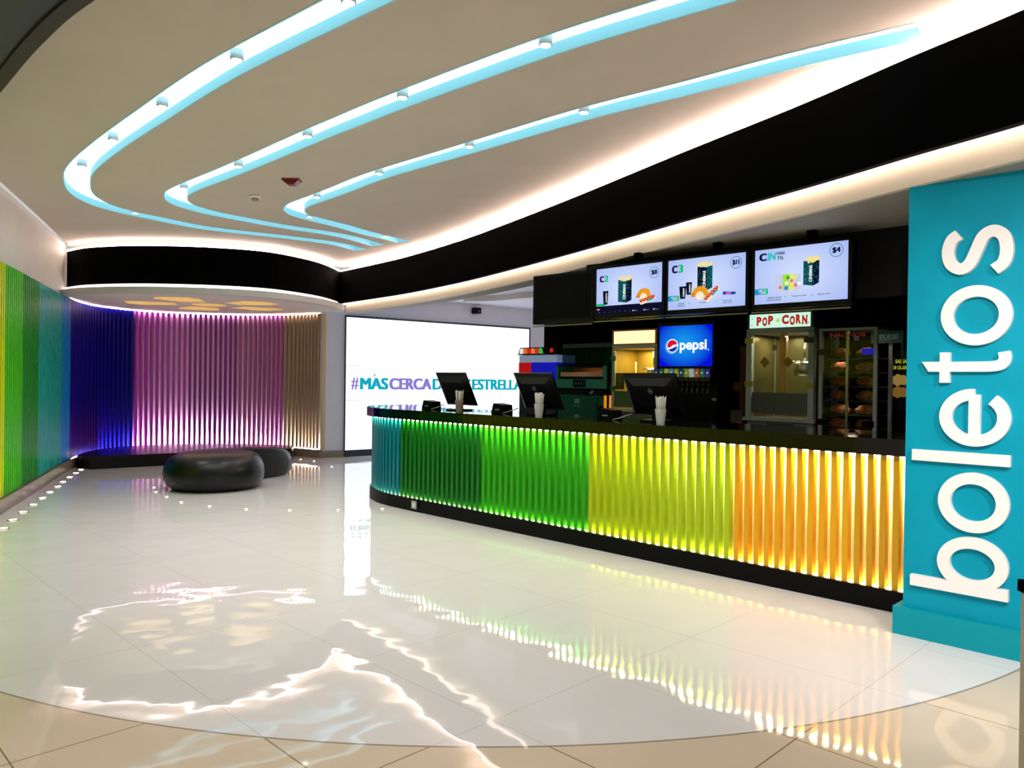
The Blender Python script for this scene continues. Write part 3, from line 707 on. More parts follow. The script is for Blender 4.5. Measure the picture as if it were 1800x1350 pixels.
caption(d_, [(-.23, .07, ['2 Bebidas', 'medianas']), (-.15, 0, '+'), (-.02, .07, ['2 snacks']), (.11, 0, '+'), (.20, .08, ['1 barra de', 'primer nivel'])], zb + .048)
# third, with its settings bar showing
t, d_, zb = menu_tv(2.455, 'hanging menu screen showing price $8 above a dark settings bar', 2.035)
mb = MB(); text(mb, 'C', -.325, -.272, zb + .298, zb + .355, -.0452, 0, 0, heavy=.007); text(mb, '2', -.266, -.222, zb + .298, zb + .357, -.0452, 1, 0, heavy=.006); disc(mb, -.272, zb + .325, .004, -.0455, 1, 10); mb.build('menu_title', [INK, GN], d_, fix=False)
price(d_, '$8', .28, zb + .34); popcorn_bag(d_, -.11, zb + .095, .15, .21); cup(d_, -.285, zb + .09, .065, .125); nachos_pic(d_, .17, zb + .145, .12); hotdog(d_, .21, zb + .11, .16, .25)
mb = MB(); mb.box(-.36, .36, -.0458, -.0449, zb, zb + .078, 0); mb.xzpoly([(-.35, zb + .04), (-.32, zb + .04), (-.32, zb + .055), (-.35, zb + .055)], -.046, 1)
for i in range(7): disc(mb, -.32 + .058 * i, zb + .02, .004, -.0462, 2, 8)
for x in (.06, .18, .28): disc(mb, x, zb + .02, .006, -.0462, 3, 8); text(mb, 'Menu', x + .012, x + .05, zb + .014, zb + .026, -.0462, 2, .01)
mb.xzpoly([(-.36, zb + .08), (-.26, zb + .08), (-.26, zb + .10), (-.36, zb + .10)], -.0453, 4)
mb.build('settings_bar', [emis('osd_navy', (14, 16, 40), 1.0), PK, GY, WH, GN], d_, fix=False)
# fourth, switched off
menu_tv(3.24, 'switched off black screen at the far end of the hanging row', 2.02, on=False)
for i, (sc, wd) in enumerate(((.80, 'above the $4 menu screen'), (1.59, 'above the $11 menu screen'), (2.385, 'above the $8 menu screen'))):
    o = MB().box(-.03, .03, -.02, .04, 2.50, 2.603).build('ceiling_bracket', M_matte); o.location = (*W(sc, .45), 0); o.rotation_euler = (0, 0, RZ)
    tag(o, 'short black ceiling bracket ' + wd, 'bracket', 'screen brackets over the counter')

# ------------------------------------------------------------------ popcorn machines
BZ = .912
def gear(name, label, cat, s_, n=2.4, z=BZ): return thing(name, label, cat, (*W(s_, n), z), RZ)
M_warm = mat('warm_interior', (150, 130, 70), .5); M_hinge = mat('brass_hinge', (170, 150, 60), .4, .6)
def lamp(par, loc, e, c, size=.1):
    ld = bpy.data.lights.new('cabinet_lamp', 'AREA'); ld.energy = e; ld.color = c; ld.size = size
    lo = bpy.data.objects.new('cabinet_lamp', ld); COL.objects.link(lo); lo.parent = par; lo.location = loc
def kettle(par, x, y, z, r=.11, m=None):
    m = m or M_steel; mb = MB(); mb.lathe(x, y, [(r * .8, z), (r, z + .03), (r, z + .13), (r * .96, z + .14), (r * .3, z + .16)], 28)
    mb.tube([(x, y, z + .16), (x, y, z + .36)], .012); mb.tube([(x - .16, y, z + .15), (x - .05, y, z + .15)], .01); mb.build('kettle', m, par)
pm = gear('popcorn_machine', 'tall popcorn machine with a lit POP CORN sign on top', 'popcorn machine', 1.99)
mb = MB(); mb.box(-.37, -.31, 0, .06, .17, 1.09); mb.box(.31, .37, 0, .06, .17, 1.09); mb.box(-.37, -.31, .54, .6, .17, 1.09); mb.box(.31, .37, .54, .6, .17, 1.09); mb.box(-.37, .37, 0, .6, 1.06, 1.11); mb.box(-.39, .39, -.02, .62, .14, .175)
mb.build('frame', M_frame, pm)
MB().box(-.36, .36, .02, .58, .0, .14).box(-.32, -.24, 0, .02, .0, .05).box(.24, .32, 0, .02, .0, .05).build('base', mat('machine_grey', (120, 122, 112), .5, .3), pm)
MB().box(-.12, .16, 0.0, .02, .07, .12).box(-.08, .12, .0, .02, .04, .07).build('drawer_handle', mat('dark_bronze', (60, 58, 48), .5), pm)
MB().box(-.31, .31, .03, .05, .22, .44).build('lower_panel', mat('panel_grey', (96, 98, 90), .5, .4), pm)
MB().box(-.31, .31, .56, .58, .17, 1.06).box(-.32, -.31, .06, .54, .17, 1.06).box(.31, .32, .06, .54, .17, 1.06).build('inner_lining', mat('inner_steel', (104, 96, 62), .35, .5), pm)
MB().box(-.31, .31, .06, .56, .17, .18).build('popcorn_tray', M_steel, pm)
sg = MB().box(-.36, .36, .0, .5, 1.11, 1.275).build('sign_box', mat('sign_green', (44, 84, 66), .4), pm)
mb = MB(); mb.box(-.33, .33, -.006, 0, 1.12, 1.265, 0); mb.build('sign_panel', emis('mint_sign', (206, 246, 226), 1.0), sg)
mb = MB(); x = -.25
for ch, w_, dz in (('P', .055, 0), ('O', .055, -.006), ('P', .055, .006), ('', .075, 0), ('C', .075, .006), ('O', .055, -.006), ('R', .055, .006), ('N', .055, -.004)):
    if ch: text(mb, ch, x, x + w_, 1.145 + dz, 1.24 + dz, -.0075, 0, .06)
    else:
        for q in ((.03, .02), (.045, .035), (.05, .015)): disc(mb, x + q[0], 1.17 + q[1], .012, -.0076, 1, 10)
    x += w_ + .010
for x, z in ((-.30, 1.22), (-.305, 1.15), (.30, 1.23), (.31, 1.16), (.28, 1.19)): disc(mb, x, z, .009, -.0072, 2, 10)
mb.build('sign_lettering', [emis('sign_red', (176, 30, 16), 1.0), emis('sign_corn', (180, 210, 60), 1.0), emis('sign_mint', (120, 200, 170), 1.0)], sg, fix=False)
kettle(pm, .14, .3, .62)
MB().box(.0, .07, .02, .06, .44, 1.06).build('centre_post', mat('warm_metal', (190, 140, 90), .35, .6), pm)
for x0, x1 in ((-.31, .0), (.07, .31)):
    dr = MB().box(x0, x1, .0, .008, .44, 1.05).build('glass_door', M_clear, pm)
    cx = (x0 + x1) / 2 + (.0 if x0 < 0 else -.09); mb = MB(); mb.xzpoly([(cx - .055, .76), (cx, .70), (cx + .055, .76), (cx, .82)], -.002); mb.build('warning_label', mat('amber_label', (206, 148, 40), .6, emit=(206, 148, 40), strength=0.0), dr, fix=False)
MB().box(-.07, -.02, -.003, -.001, .88, .94).build('notice', mat('paper_grey', (170, 168, 158), .7), pm)
for x, z, c in ((-.335, .99, 0), (-.335, .53, 0), (.315, .98, 1), (.325, .52, 0)): MB().box(x - .045, x + .05, -.012, .0, z - .028, z + .028).build('hinge', mat('hinge_steel', (70, 76, 84), .4, .4) if c else M_hinge, pm)
lamp(pm, (-.15, .3, 1.04), 3.5, (1, .78, .45)); lamp(pm, (.2, .3, 1.04), 3.0, (.95, .95, .95))

p2 = gear('popcorn_machine', 'popcorn machine glowing yellow beside the soda fountain, with green hinges', 'popcorn machine', 3.83)
mb = MB(); mb.box(-.33, -.29, 0, .04, .2, .96); mb.box(.29, .33, 0, .04, .2, .96); mb.box(-.33, .33, 0, .5, .94, .98); mb.box(-.33, -.29, .46, .5, .2, .96); mb.box(.29, .33, .46, .5, .2, .96); mb.box(-.35, .35, -.02, .52, .17, .20)
mb.build('frame', mat('cream_metal', (186, 188, 160), .5), p2)
MB().box(-.32, .32, .02, .48, 0, .17).build('base', mat('machine_grey', (120, 122, 112), .5, .3), p2)
sg = MB().box(-.33, .33, .0, .4, .98, 1.17).build('sign_box', mat('sign_orange', (170, 110, 50), .5), p2)
MB().box(-.30, .30, -.005, .0, 1.0, 1.15).build('sign_panel', emis('warm_white_sign', (255, 226, 160), 1.6), sg)
MB().box(-.29, .29, .45, .47, .2, .94).box(-.30, -.29, .04, .46, .2, .94).box(.29, .30, .04, .46, .2, .94).build('inner_lining', mat('gold_lining', (170, 140, 60), .45), p2)
MB().box(-.29, .29, .04, .45, .2, .21).build('popcorn_tray', M_steel, p2)
kettle(p2, .12, .25, .55, .10); mb = MB()
mb.tube([(-.12, .2, .2), (-.12, .2, .78)], .018); mb.tube([(-.2, .2, .6), (.1, .2, .62)], .012); mb.build('stirrer_arm', mat('gold_metal', (230, 180, 90), .3, .8), p2)
mb = MB(); mb.box(-.28, -.15, .012, .02, .44, .64); mb.build('red_panel', mat('red_brown', (120, 48, 20), .5), p2)
mb = MB()
for i in range(6): mb.box(-.25, -.19, .006, .012, .46 + .028 * i, .47 + .028 * i)
mb.build('vent_slot', mat('cream_lines', (236, 206, 160), .5), p2)
MB().box(-.13, .0, .012, .02, .52, .64).build('amber_panel', mat('amber_panel', (230, 150, 60), .5), p2)
MB().box(-.29, .29, .008, .02, .22, .42).build('lower_panel', mat('olive_panel', (76, 104, 48), .5), p2)
MB().box(-.29, .29, .0, .006, .42, .93).build('glass_door', M_clear, p2)
for z in (.82, .45): MB().box(-.345, -.27, -.012, 0, z - .03, z + .03).build('hinge', mat('green_plastic', (40, 120, 50), .5), p2)
lamp(p2, (0, .25, .92), 5.5, (1, .74, .32), .3)

# ------------------------------------------------------------------ soda fountain
sf = gear('soda_fountain', 'black soda fountain with a glowing blue screen and a row of taps', 'drink dispenser', 3.10)
MB().box(-.37, .37, .06, .6, 0, .62).box(-.37, .37, -.14, .06, 0, .06).build('dispenser_body', mat('gloss_black', (5, 5, 7), .3, spec=.15), sf)
hd = MB(); hd.box(-.37, .37, -.02, .3, .66, 1.22); hd.box(-.2, .2, .1, .3, .6, .68); hd.build('monitor_housing', mat('gloss_black', (5, 5, 7), .3, spec=.15), sf)
ds = MB().box(-.345, .345, -.028, -.02, .72, 1.185).build('screen', screen_mat('fountain_blue', (20, 150, 236), (6, 16, 214), -.02, .98, .40, .30, 1.0), sf)
mb = MB(); text(mb, 'pepsi', -.07, .28, .87, 1.02, -.0296, 0, .03); disc(mb, .30, .905, .008, -.0296, 0, 10); mb.build('brand_lettering', emis('logo_white', (240, 248, 255), 1.1), ds, fix=False)
mb = MB(); c = (-.17, .955); disc(mb, c[0] - .012, c[1] - .01, .088, -.0290, 3, 28); disc(mb, *c, .08, -.0293, 0, 28)
up = [(c[0] + .068 * math.cos(math.radians(a)), c[1] + .068 * math.sin(math.radians(a))) for a in range(15, 196, 12)] + [(c[0] - .03, c[1] - .018), (c[0] + .01, c[1] + .01)]
dn = [(c[0] + .068 * math.cos(math.radians(a)), c[1] + .068 * math.sin(math.radians(a))) for a in range(215, 366, 12)] + [(c[0] + .02, c[1] - .02), (c[0] - .02, c[1] - .035)]
mb.xzpoly(up, -.0297, 1); mb.xzpoly(dn, -.0297, 2); mb.build('round_emblem', [WH, emis('logo_red', (214, 24, 44), 1.0), emis('logo_blue', (10, 50, 170), 1.0), emis('logo_glow', (70, 150, 240), 1.0)], ds, fix=False)
mb = MB(); 
for (a, b2, c_, d2) in ((-.06, .075, .685, .69), (-.06, .075, .645, .65), (-.06, -.055, .645, .69), (.07, .075, .645, .69)): mb.box(a, b2, -.024, -.02, c_, d2)
for x in (-.035, .008, .05): mb.box(x - .008, x + .008, -.024, -.02, .655, .68)
mb.build('warning_plate', emis('plate_white', (200, 200, 200), .8), sf)
vc = [(40, 40, 130), (20, 110, 50), (170, 200, 60), (110, 150, 190), (150, 170, 30), (30, 70, 100), (150, 160, 40), (190, 220, 220), (190, 100, 40), (30, 120, 100), (60, 50, 150)]
for i, c_ in enumerate(vc):
    x = -.335 + .067 * i; v = MB(); v.box(x - .030, x + .030, -.10, .06, .55, .60); v.lathe(x, -.06, [(.022, .55), (.018, .50), (.012, .48)], 12); tapo = v.build('tap', mat('tap_black', (14, 14, 16), .35), sf)
    f2 = MB(); f2.xzpoly([(x - .028, .595), (x + .028, .595), (x + .022, .69), (x - .022, .69)], -.105, 0, .02); disc(f2, x, .645, .012, -.1054, 1, 10); f2.build('flavour_label', [mat('flavour %d' % i, c_, .4, emit=c_, strength=.35), emis('label_pale', (190, 206, 210), .6)], tapo)
    MB().tube([(x, -.075, .49), (x - .006, -.085, .42)], .004).build('tap_lever', M_steel, tapo)
MB().box(-.36, .36, -.13, -.02, .06, .075).build('drip_tray', M_steel, sf)
for z in (.30, .02): mb = MB(); disc(mb, .33, z + .05, .018, .058, 0, 16, 1.7); mb.build('round_sticker', mat('sticker_grey', (150, 150, 150), .5), sf, fix=False)

# ------------------------------------------------------------------ hot food units left of the fountain
gr = gear('bun_warmer', 'green steel food warmer with a wooden tray behind the second till', 'food warmer', 4.62, 2.35, 1.36)
MB().box(-.42, .42, 0, .5, 0, .12).box(.36, .42, 0, .5, .12, .30).box(-.42, -.38, 0, .5, .12, .30).box(-.42, .42, .46, .5, .12, .30).build('warmer_body', mat('green_steel', (34, 124, 98), .4, .1, emit=None), gr)
MB().box(-.36, .34, .02, .44, .15, .205).build('tray', mat('pale_wood', (206, 150, 120), .5, emit=(206, 150, 120), strength=0), gr); lamp(gr, (0, .1, .245), .5, (1, .85, .7), .2); MB().box(-.38, .36, .30, .46, .205, .27).build('top_shelf', mat('brown_wood', (150, 96, 44), .5), gr)
MB().box(-.36, .36, -.004, .0, .118, .145).build('black_lip', M_dark, gr)
mb = MB(); mb.box(-.12, .08, -.008, 0, .015, .11, 0)
for x in (-.07, -.02, .03): mb.box(x - .008, x + .008, -.012, -.008, .05, .07, 1)
mb.build('control_panel', [M_dark, M_steel], gr)
cn = gear('glass_canopy', 'dark glass food display canopy above the green warmer', 'display case', 4.62, 2.45, 1.665)
MB().box(-.40, .42, 0, .45, .22, .27).box(-.40, .42, .43, .45, 0, .22).build('canopy_top', mat('dark_green_metal', (22, 34, 32), .4), cn)
MB().box(-.40, .42, .0, .006, .0, .22).build('front_glass', glass('smoked_glass', (.35, .38, .38)), cn)
mb = MB(); mb.tube([(.1, .05, .02), (.28, .05, .20)], .012); mb.tube([(.0, .05, .02), (-.02, .05, .2)], .006); mb.build('strut', M_steel, cn)
for k, x in enumerate((.34,)): mb = MB(); mb.box(x - .03, x + .03, .1, .12, .05, .06); mb.box(x - .03, x + .03, .1, .12, .09, .1); mb.build('shelf_bar', M_steel, cn)
ov = gear('convection_oven', 'dark green oven with a black knob below the food warmer', 'oven', 4.62, 2.35, .912)
MB().box(-.38, .38, .0, .5, .03, .36).build('oven_body', mat('deep_green_steel', (24, 92, 72), .4, .2), ov)
MB().box(-.385, .385, -.02, .5, .36, .425).build('black_hood', M_dark, ov); MB().box(-.36, .28, -.012, 0, .06, .33).build('door', mat('door_green', (20, 82, 64), .3, .2), ov)
MB().lathe(0, 0, [(.035, 0), (.03, .03)], 20, M=Matrix.Translation((.33, 0, .2)) @ Matrix.Rotation(math.pi / 2, 4, 'X')).build('knob', M_dark, ov)
MB().box(-.08, -.0, -.016, -.012, .25, .31).box(-.10, .02, -.022, -.012, .21, .22).build('door_handle', M_steel, ov); MB().box(.30, .37, -.006, 0, .05, .11).build('rating_plate', mat('plate_pink_grey', (150, 140, 140), .5), ov)
mb = MB(); mb.xzpoly([(.16, .375), (.21, .375), (.24, .42), (.19, .415)], -.022); mb.build('maker_mark', mat('mark_grey', (130, 134, 134), .5), ov, fix=False)
MB().box(.38, .40, .0, .3, .03, .36).build('amber_side', emis('amber_glow', (236, 150, 30), .8), ov)
for i, z in enumerate(()): pass
for f_x in (-.35, .35): MB().box(f_x - .03, f_x + .03, .03, .09, 0, .03).box(f_x - .03, f_x + .03, .4, .46, 0, .03).build('foot', M_dark, ov)
st = gear('shelf_stand', 'narrow black steel stand that holds the green warmer and canopy', 'stand', 4.62, 2.35, .912)
mb = MB()
for x in (-.43, .41):
    for y in (.02, .58): mb.box(x, x + .02, y, y + .02, 0, .735)
for z in (.43, .735): mb.box(-.43, .43, 0, .6, z, z + .012)
mb.build('stand_frame', M_matte, st)
gr.location.z = .912 + .443; cn.location.z = .912 + .748; 
# juice machine
jd = gear('juice_dispenser', 'chilled drink dispenser with a red tank and a blue tank', 'drink dispenser', 5.42, 2.42)
MB().box(-.36, .36, .0, .45, 0, .52).build('dispenser_body', mat('grey_black_plastic', (30, 30, 34), .4), jd)
for x0, x1, c_, nm in ((-.35, -.12, (190, 6, 12), 'red drink tank'), (-.11, .35, (20, 16, 190), 'blue drink tank')):
    tk = MB().box(x0, x1, -.02, .35, .53, .88).build('tank', mat(nm, (196, 206, 230), .1, emit=(150, 170, 220), strength=.25), jd); tk['label'] = nm
    MB().box(x0 - .003, x1 + .003, -.025, .355, .53, .78).build('drink', mat(nm + ' liquid', c_, .2, emit=c_, strength=.55), tk)
cp = MB(); cp.xzpoly([(-.37, .885), (.37, .885), (.33, .985), (-.33, .985)], -.03, 0, .36); 
hdq = cp.build('lid', M_dark, jd)
mb = MB(); cols = [(240, 240, 240), (236, 110, 40), (210, 40, 30), (240, 120, 60), (210, 50, 40), (60, 190, 60)]
for i, c_ in enumerate(cols): mb.xzpoly([(-.34 + .075 * i, .90), (-.265 + .075 * i, .90), (-.262 + .07 * i, .972), (-.325 + .07 * i, .972)], -.0315, i)
disc(mb, .26, .94, .03, -.0318, 2, 12)
mb.build('fruit_banner', [emis('fruit %d' % i, c_, .9) for i, c_ in enumerate(cols)], hdq, fix=False)

# ------------------------------------------------------------------ nacho cabinet and its bags
nc = gear('nacho_cabinet', 'glass fronted warming cabinet full of nachos, right of the popcorn machine', 'display cabinet', 1.29, 2.4)
mb = MB(); mb.box(-.28, -.245, 0, .03, .03, 1.08); mb.box(.245, .28, 0, .03, .03, 1.08); mb.box(-.28, -.245, .4, .43, .03, 1.08); mb.box(.245, .28, .4, .43, .03, 1.08); mb.box(-.28, .28, 0, .43, 1.065, 1.09); mb.box(-.28, .28, 0, .43, .03, .06)
mb.build('frame', M_frame, nc); MB().box(-.012, .012, -.004, .02, .06, 1.065).build('door_edge', M_steel, nc)
MB().box(-.27, .27, .41, .425, .06, 1.065).build('back_panel', M_matte, nc); MB().box(-.27, .27, .01, .42, 0, .03).build('base', M_dark, nc)
sz = [.10, .24, .38, .52, .66, .80]
for z in sz: MB().box(-.245, .245, .03, .41, z - .012, z).build('shelf', mat('wire_shelf', (70, 72, 72), .4, .7), nc)
for x0, x1 in ((-.245, -.012), (.012, .245)): MB().box(x0, x1, .002, .008, .06, 1.065).build('glass_door', M_clear, nc)
mb = MB(); text(mb, 'NACHOS', -.17, .17, 1.00, 1.04, .0012, 0, .03); mb.build('lettering', mat('dim_red_letters', (120, 40, 26), .5, emit=(120, 40, 26), strength=.4), nc, fix=False)
for x, z, m_ in ((-.24, .855, mat('olive_hinge', (58, 62, 30), .5)), (.19, .855, mat('blue_hinge', (24, 30, 170), .4, emit=(24, 30, 170), strength=.6)), (-.24, .16, M_dark), (.2, .16, M_dark)): MB().box(x - .05, x + .06, -.012, .0, z - .03, z + .03).build('hinge', m_, nc)
MB().box(.06, .11, -.003, 0, .96, 1.01).build('notice', mat('pink_paper', (200, 170, 180), .6), nc)
lamp(nc, (.1, .15, 1.05), .5, (1, .8, .6), .1); lamp(nc, (-.1, .12, .78), .2, (1, .7, .5), .1); lamp(nc, (0, .12, .36), .2, (1, .7, .5), .1)
M_na = mat('nacho_orange', (150, 84, 34), .6, noise=.35, scale=40); M_bag = mat('clear_bag_top', (150, 150, 150), .25)
def nacho_bag():
    r = random.Random(3); mb = MB(); n = 14; prof = [(.055, 0), (.085, .015), (.095, .05), (.075, .08), (.03, .098)]; vs = []; fs = []
    for (rr, z) in prof:
        for i in range(n):
            a = 2 * math.pi * i / n; q = rr * (1 + .12 * r.uniform(-1, 1)); vs.append((q * math.cos(a), .8 * q * math.sin(a), z * (1 + .1 * r.uniform(-1, 1)) if z else 0))
    for j in range(len(prof) - 1):
        for i in range(n): fs.append((j * n + i, j * n + (i + 1) % n, (j + 1) * n + (i + 1) % n, (j + 1) * n + i))
    fs.append(tuple(range(n - 1, -1, -1))); fs.append(tuple((len(prof) - 1) * n + i for i in range(n)))
    mb.add(vs, fs); return mb
nb = None
for r_, z in enumerate(reversed(sz)):
    for sx, wd in ((-.128, 'left'), (.128, 'right')):
        if nb is None: o = nacho_bag().build('nacho_bag', M_na); nb = o
        else: o = nb.copy(); COL.objects.link(o)
        q = Matrix.Rotation(RZ, 3, 'Z') @ Vector((sx, .16, 0)); w_ = W(1.29, 2.4)
        o.location = (w_[0] + q.x, w_[1] + q.y, BZ + z + .0005); o.rotation_euler = (0, 0, RZ + .3 * (r_ % 3))
        tag(o, 'orange heap of nachos on the %s shelf from the top, %s side of the cabinet' % (ORD[r_], wd), 'nachos', 'nachos in the glass cabinet')

# poster and small green frame on the black wall
po = thing('nacho_poster', 'dark poster with yellow lettering and nachos beside the teal column', 'poster', (*W(.86, 2.9), 0), RZ)
MB().box(-.21, .30, 0, .02, 1.20, 1.80).build('poster_board', mat('poster_black', (8, 8, 8), .4), po)
YL = emis('poster_yellow', (176, 176, 40), .75); mb = MB(); text(mb, 'SALSA', -.155, -.045, 1.665, 1.705, -.001, 0, .04); text(mb, 'DE QUESO', -.18, -.03, 1.60, 1.64, -.001, 0, .04)
mb.build('lettering', YL, po, fix=False)
mb = MB()
for (cx, cz, k) in ((-.115, 1.50, 0), (-.115, 1.38, 1)):
    mb.xzpoly([(cx + .085 * math.cos(a) * (1 + .1 * math.sin(5 * a)), cz + .055 * math.sin(a) * (1 + .15 * math.cos(7 * a))) for a in [2 * math.pi * i / 28 for i in range(28)]], -.001, k)
mb.build('nacho_picture', [emis('poster_chip', (150, 122, 62), .8), emis('poster_chip_dark', (122, 92, 40), .8)], po, fix=False)
fr = thing('green_wall_frame', 'thin dark green sign with faint letters right of the nacho cabinet', 'sign', (*W(1.02, 2.75), 0), RZ)
MB().box(-.18, .12, 0, .02, 1.86, 1.98).box(.11, .12, 0, .02, 1.62, 1.86).build('sign_board', mat('bottle_green', (18, 44, 36), .5, emit=(18, 44, 36), strength=.3), fr)
mb = MB(); text(mb, 'FREE', -.14, .08, 1.90, 1.945, -.001, 0, .02); mb.build('lettering', emis('dim_letters', (60, 80, 74), .8), fr, fix=False)
# cup column and condiment box between the fountain and the popcorn machine
cu = gear('cup_rack', 'tall brown wooden cup rack between the soda fountain and the popcorn machine', 'rack', 2.53, 2.75)
MB().box(-.09, .05, 0, .2, 0, .95).build('rack_panel', mat('brown_panel', (112, 62, 22), .5, noise=.2, scale=8), cu); MB().box(-.15, -.03, -.03, .0, .45, .55).build('cup_holder', mat('tan_panel', (120, 72, 32), .5), cu)
bx = gear('supply_box', 'small brown box with a red label standing before the cup rack', 'box', 2.50, 2.45)
MB().box(-.06, .08, 0, .14, 0, .24).build('box_body', mat('brown_card', (66, 58, 34), .7), bx); MB().box(.02, .07, -.003, 0, .02, .12).build('red_label', mat('red_orange_label', (170, 60, 34), .6), bx)

# ------------------------------------------------------------------ tills, straw cups and card readers on the counter
CTZ = 1.1055
def monitor(sc, n_, label, wd=.5, mark=True):
    t = thing('till_monitor', label, 'monitor', (*W(sc, n_), CTZ), RZ, group='till monitors on the counter')
    tilt = Matrix.Translation((0, 0, .0)) @ Matrix.Rotation(math.radians(27), 4, 'X')
    mb = MB(); h = .40
    # shell: thick at its middle, thin at the rim
    vs = []; 
    for (ix, iz, y) in ((wd / 2, h / 2, .0), (wd / 2, h / 2, -.012), (wd / 2 * .86, h / 2 * .84, -.035), (wd / 2 * .6, h / 2 * .5, -.05)):
        for sx, sz_ in ((-1, -1), (1, -1), (1, 1), (-1, 1)): vs.append(tuple(tilt @ Vector((sx * ix, y + .08, .0 + sz_ * iz))))
    vs = [(x, y, z + .205) for x, y, z in vs]
    fs = [(0, 1, 2, 3), (15, 14, 13, 12)] + [(4 * j + i, 4 * j + (i + 1) % 4, 4 * j + 4 + (i + 1) % 4, 4 * j + 4 + i) for j in range(3) for i in range(4)]
    mb.add(vs, fs); sh = mb.build('monitor_shell', mat('satin_black_plastic', (9, 9, 10), .28, spec=.3), t)
    if mark:
        mk = MB(); add_ring(mk, 0, 0, .020, .023, 0, 0, 24); text(mk, 'DELL', -.013, .013, -.006, .006, 0, 0, .03)
        M_ = Matrix.Translation((0, 0, .205)) @ tilt @ Matrix.Translation((0, .0285, .05))
        mk.v = [tuple(M_ @ Vector(p)) for p in mk.v]; mk.build('round_badge', emis('badge_grey', (96, 96, 92), 1.0), sh, fix=False)
    st_ = MB(); st_.box(-.10, .10, .0, .22, 0, .015); st_.box(-.035, .035, .085, .14, .015, .19); st_.build('stand', M_dark, t)
    return t
monitor(4.74, .30, 'black till monitor at the curved far left end of the counter', .50, False)
monitor(3.50, .30, 'black till monitor in the middle, in front of the green warmer', .52)
monitor(2.13, .30, 'black till monitor with a round badge, nearest the camera', .55)
M_straw = mat('paper_straw', (214, 212, 198), .6); M_cupw = mat('white_cup', (216, 218, 206), .5)
STRAW = {}
def straw_cup(sc, n_, label, pat=False):
    t = thing('straw_cup', label, 'straw cup', (*W(sc, n_), CTZ), RZ, group='cups of straws on the counter')
    r = random.Random(int(sc * 10)); mb = MB(); mb.lathe(0, 0, [(.034, 0), (.046, .10), (.048, .12)], 20, cap=False); mb.lathe(0, 0, [(.032, .002), (.033, .004)], 20)
    mb.build('cup', mat('printed_cup', (150, 132, 112), .5) if pat else M_cupw, t)
    for i in range(24):
        a = i * 2.39996; q = .028 * math.sqrt((i + .5) / 24); k = i % 3 if pat else 0
        if k not in STRAW:
            o = MB().lathe(0, 0, [(.0046, 0), (.0046, .205)], 8).build('drinking_straw', [M_straw, mat('brown_print', (96, 76, 60), .6), mat('cream_print', (226, 218, 204), .6)][k]); STRAW[k] = o
        else: o = STRAW[k].copy(); COL.objects.link(o)
        p = W(sc, n_); o.location = (p[0] + q * math.cos(a), p[1] + q * math.sin(a), CTZ + .006 + .02 * r.random())
        o.rotation_euler = Vector((q / .027 * .085 * math.cos(a), q / .027 * .085 * math.sin(a), 1)).to_track_quat('Z', 'Y').to_euler()
        tag(o, 'thin straw standing in the ' + label, 'straw', 'straws in the ' + label)
straw_cup(4.50, .20, 'patterned straw cup before the far left till', True)
straw_cup(3.27, .13, 'white straw cup beside the middle till monitor')
straw_cup(1.93, .17, 'white straw cup in front of the nearest till')
def reader(sc, n_, label):
    t = thing('receipt_printer', label, 'receipt printer', (*W(sc, n_), CTZ), RZ, group='receipt printers beside the tills')
    mb = MB(); mb.xzpoly([(-.09, 0), (.09, 0), (.08, .085), (-.06, .10)], 0, 0, .14); mb.xzpoly([(-.09, 0), (.09, 0), (.08, .085), (-.06, .10)], .14, 0); mb.build('printer_body', M_dark, t, fix=True)
    MB().box(-.03, .03, -.002, 0, .03, .042).build('maker_plate', mat('silver_mark', (130, 134, 138), .4), t)
    cbm = MB(); cbm.tube([(.10, -.01, .006), (.15, -.03, .012), (.2, 0, .03), (.26, .05, .06)], .005); cbm.build('cable', mat('grey_cable', (150, 150, 150), .5), t)
reader(5.18, .30, 'black receipt printer left of the far left till'); reader(4.02, .30, 'black receipt printer between the far and middle tills'); reader(2.60, .28, 'black receipt printer left of the nearest till')

# ------------------------------------------------------------------ seats
def sdf(x, y):
    a = math.hypot(x + .06, (y + .48) * .96) - .62; b = math.hypot(x - .16, y - .92) - .40; k = .22
    h = max(k - abs(a - b), 0) / k
    return min(a, b) - h * h * k * .25
def rad(t):
    r = 1.8
    while r > .05 and sdf(r * math.cos(t), r * math.sin(t)) > 0: r -= .004
    return r
n = 96; rr = [rad(2 * math.pi * i / n) for i in range(n)]
for _ in range(3): rr = [(rr[i - 1] + rr[i] * 2 + rr[(i + 1) % n]) / 4 for i in range(n)]
prof = [(.20, 0), (.13, .012), (.05, .06), (.01, .13), (0, .21), (.015, .29), (.06, .365), (.13, .42), (.22, .45), (.34, .462), (.46, .464)]
vs = []; fs = []
for (ins, z) in prof:
    for i in range(n):
        a = 2 * math.pi * i / n; r = max(.12, rr[i] - ins); hs = 1 - .14 * max(0, min(1, (r * math.sin(a)) / 1.1)); vs.append((r * math.cos(a), r * math.sin(a), z * hs))
for j in range(len(prof) - 1):
    for i in range(n): fs.append((j * n + i, j * n + (i + 1) % n, (j + 1) * n + (i + 1) % n, (j + 1) * n + i))
vs.append((0, 0, .455)); c_ = len(vs) - 1
for i in range(n): fs.append(((len(prof) - 1) * n + i, (len(prof) - 1) * n + (i + 1) % n, c_))
fs.append(tuple(range(n - 1, -1, -1)))
o = MB().add(vs, fs, 0, True).build('pebble_seat', mat('black_leather', (8, 8, 9), .34, spec=.35)); o.location = (-3.80, 10.48, 0)
tag(o, 'glossy black peanut shaped pouffe standing on the floor before the alcove', 'seat')
front = [(-6.40, 11.72), (-5.56, 12.36), (-4.7, 12.95), (-3.86, 13.52)]
rear = [p for p in offset(WALL, .06) if p[1] > 11.9 and p[0] < -3.95][::2]
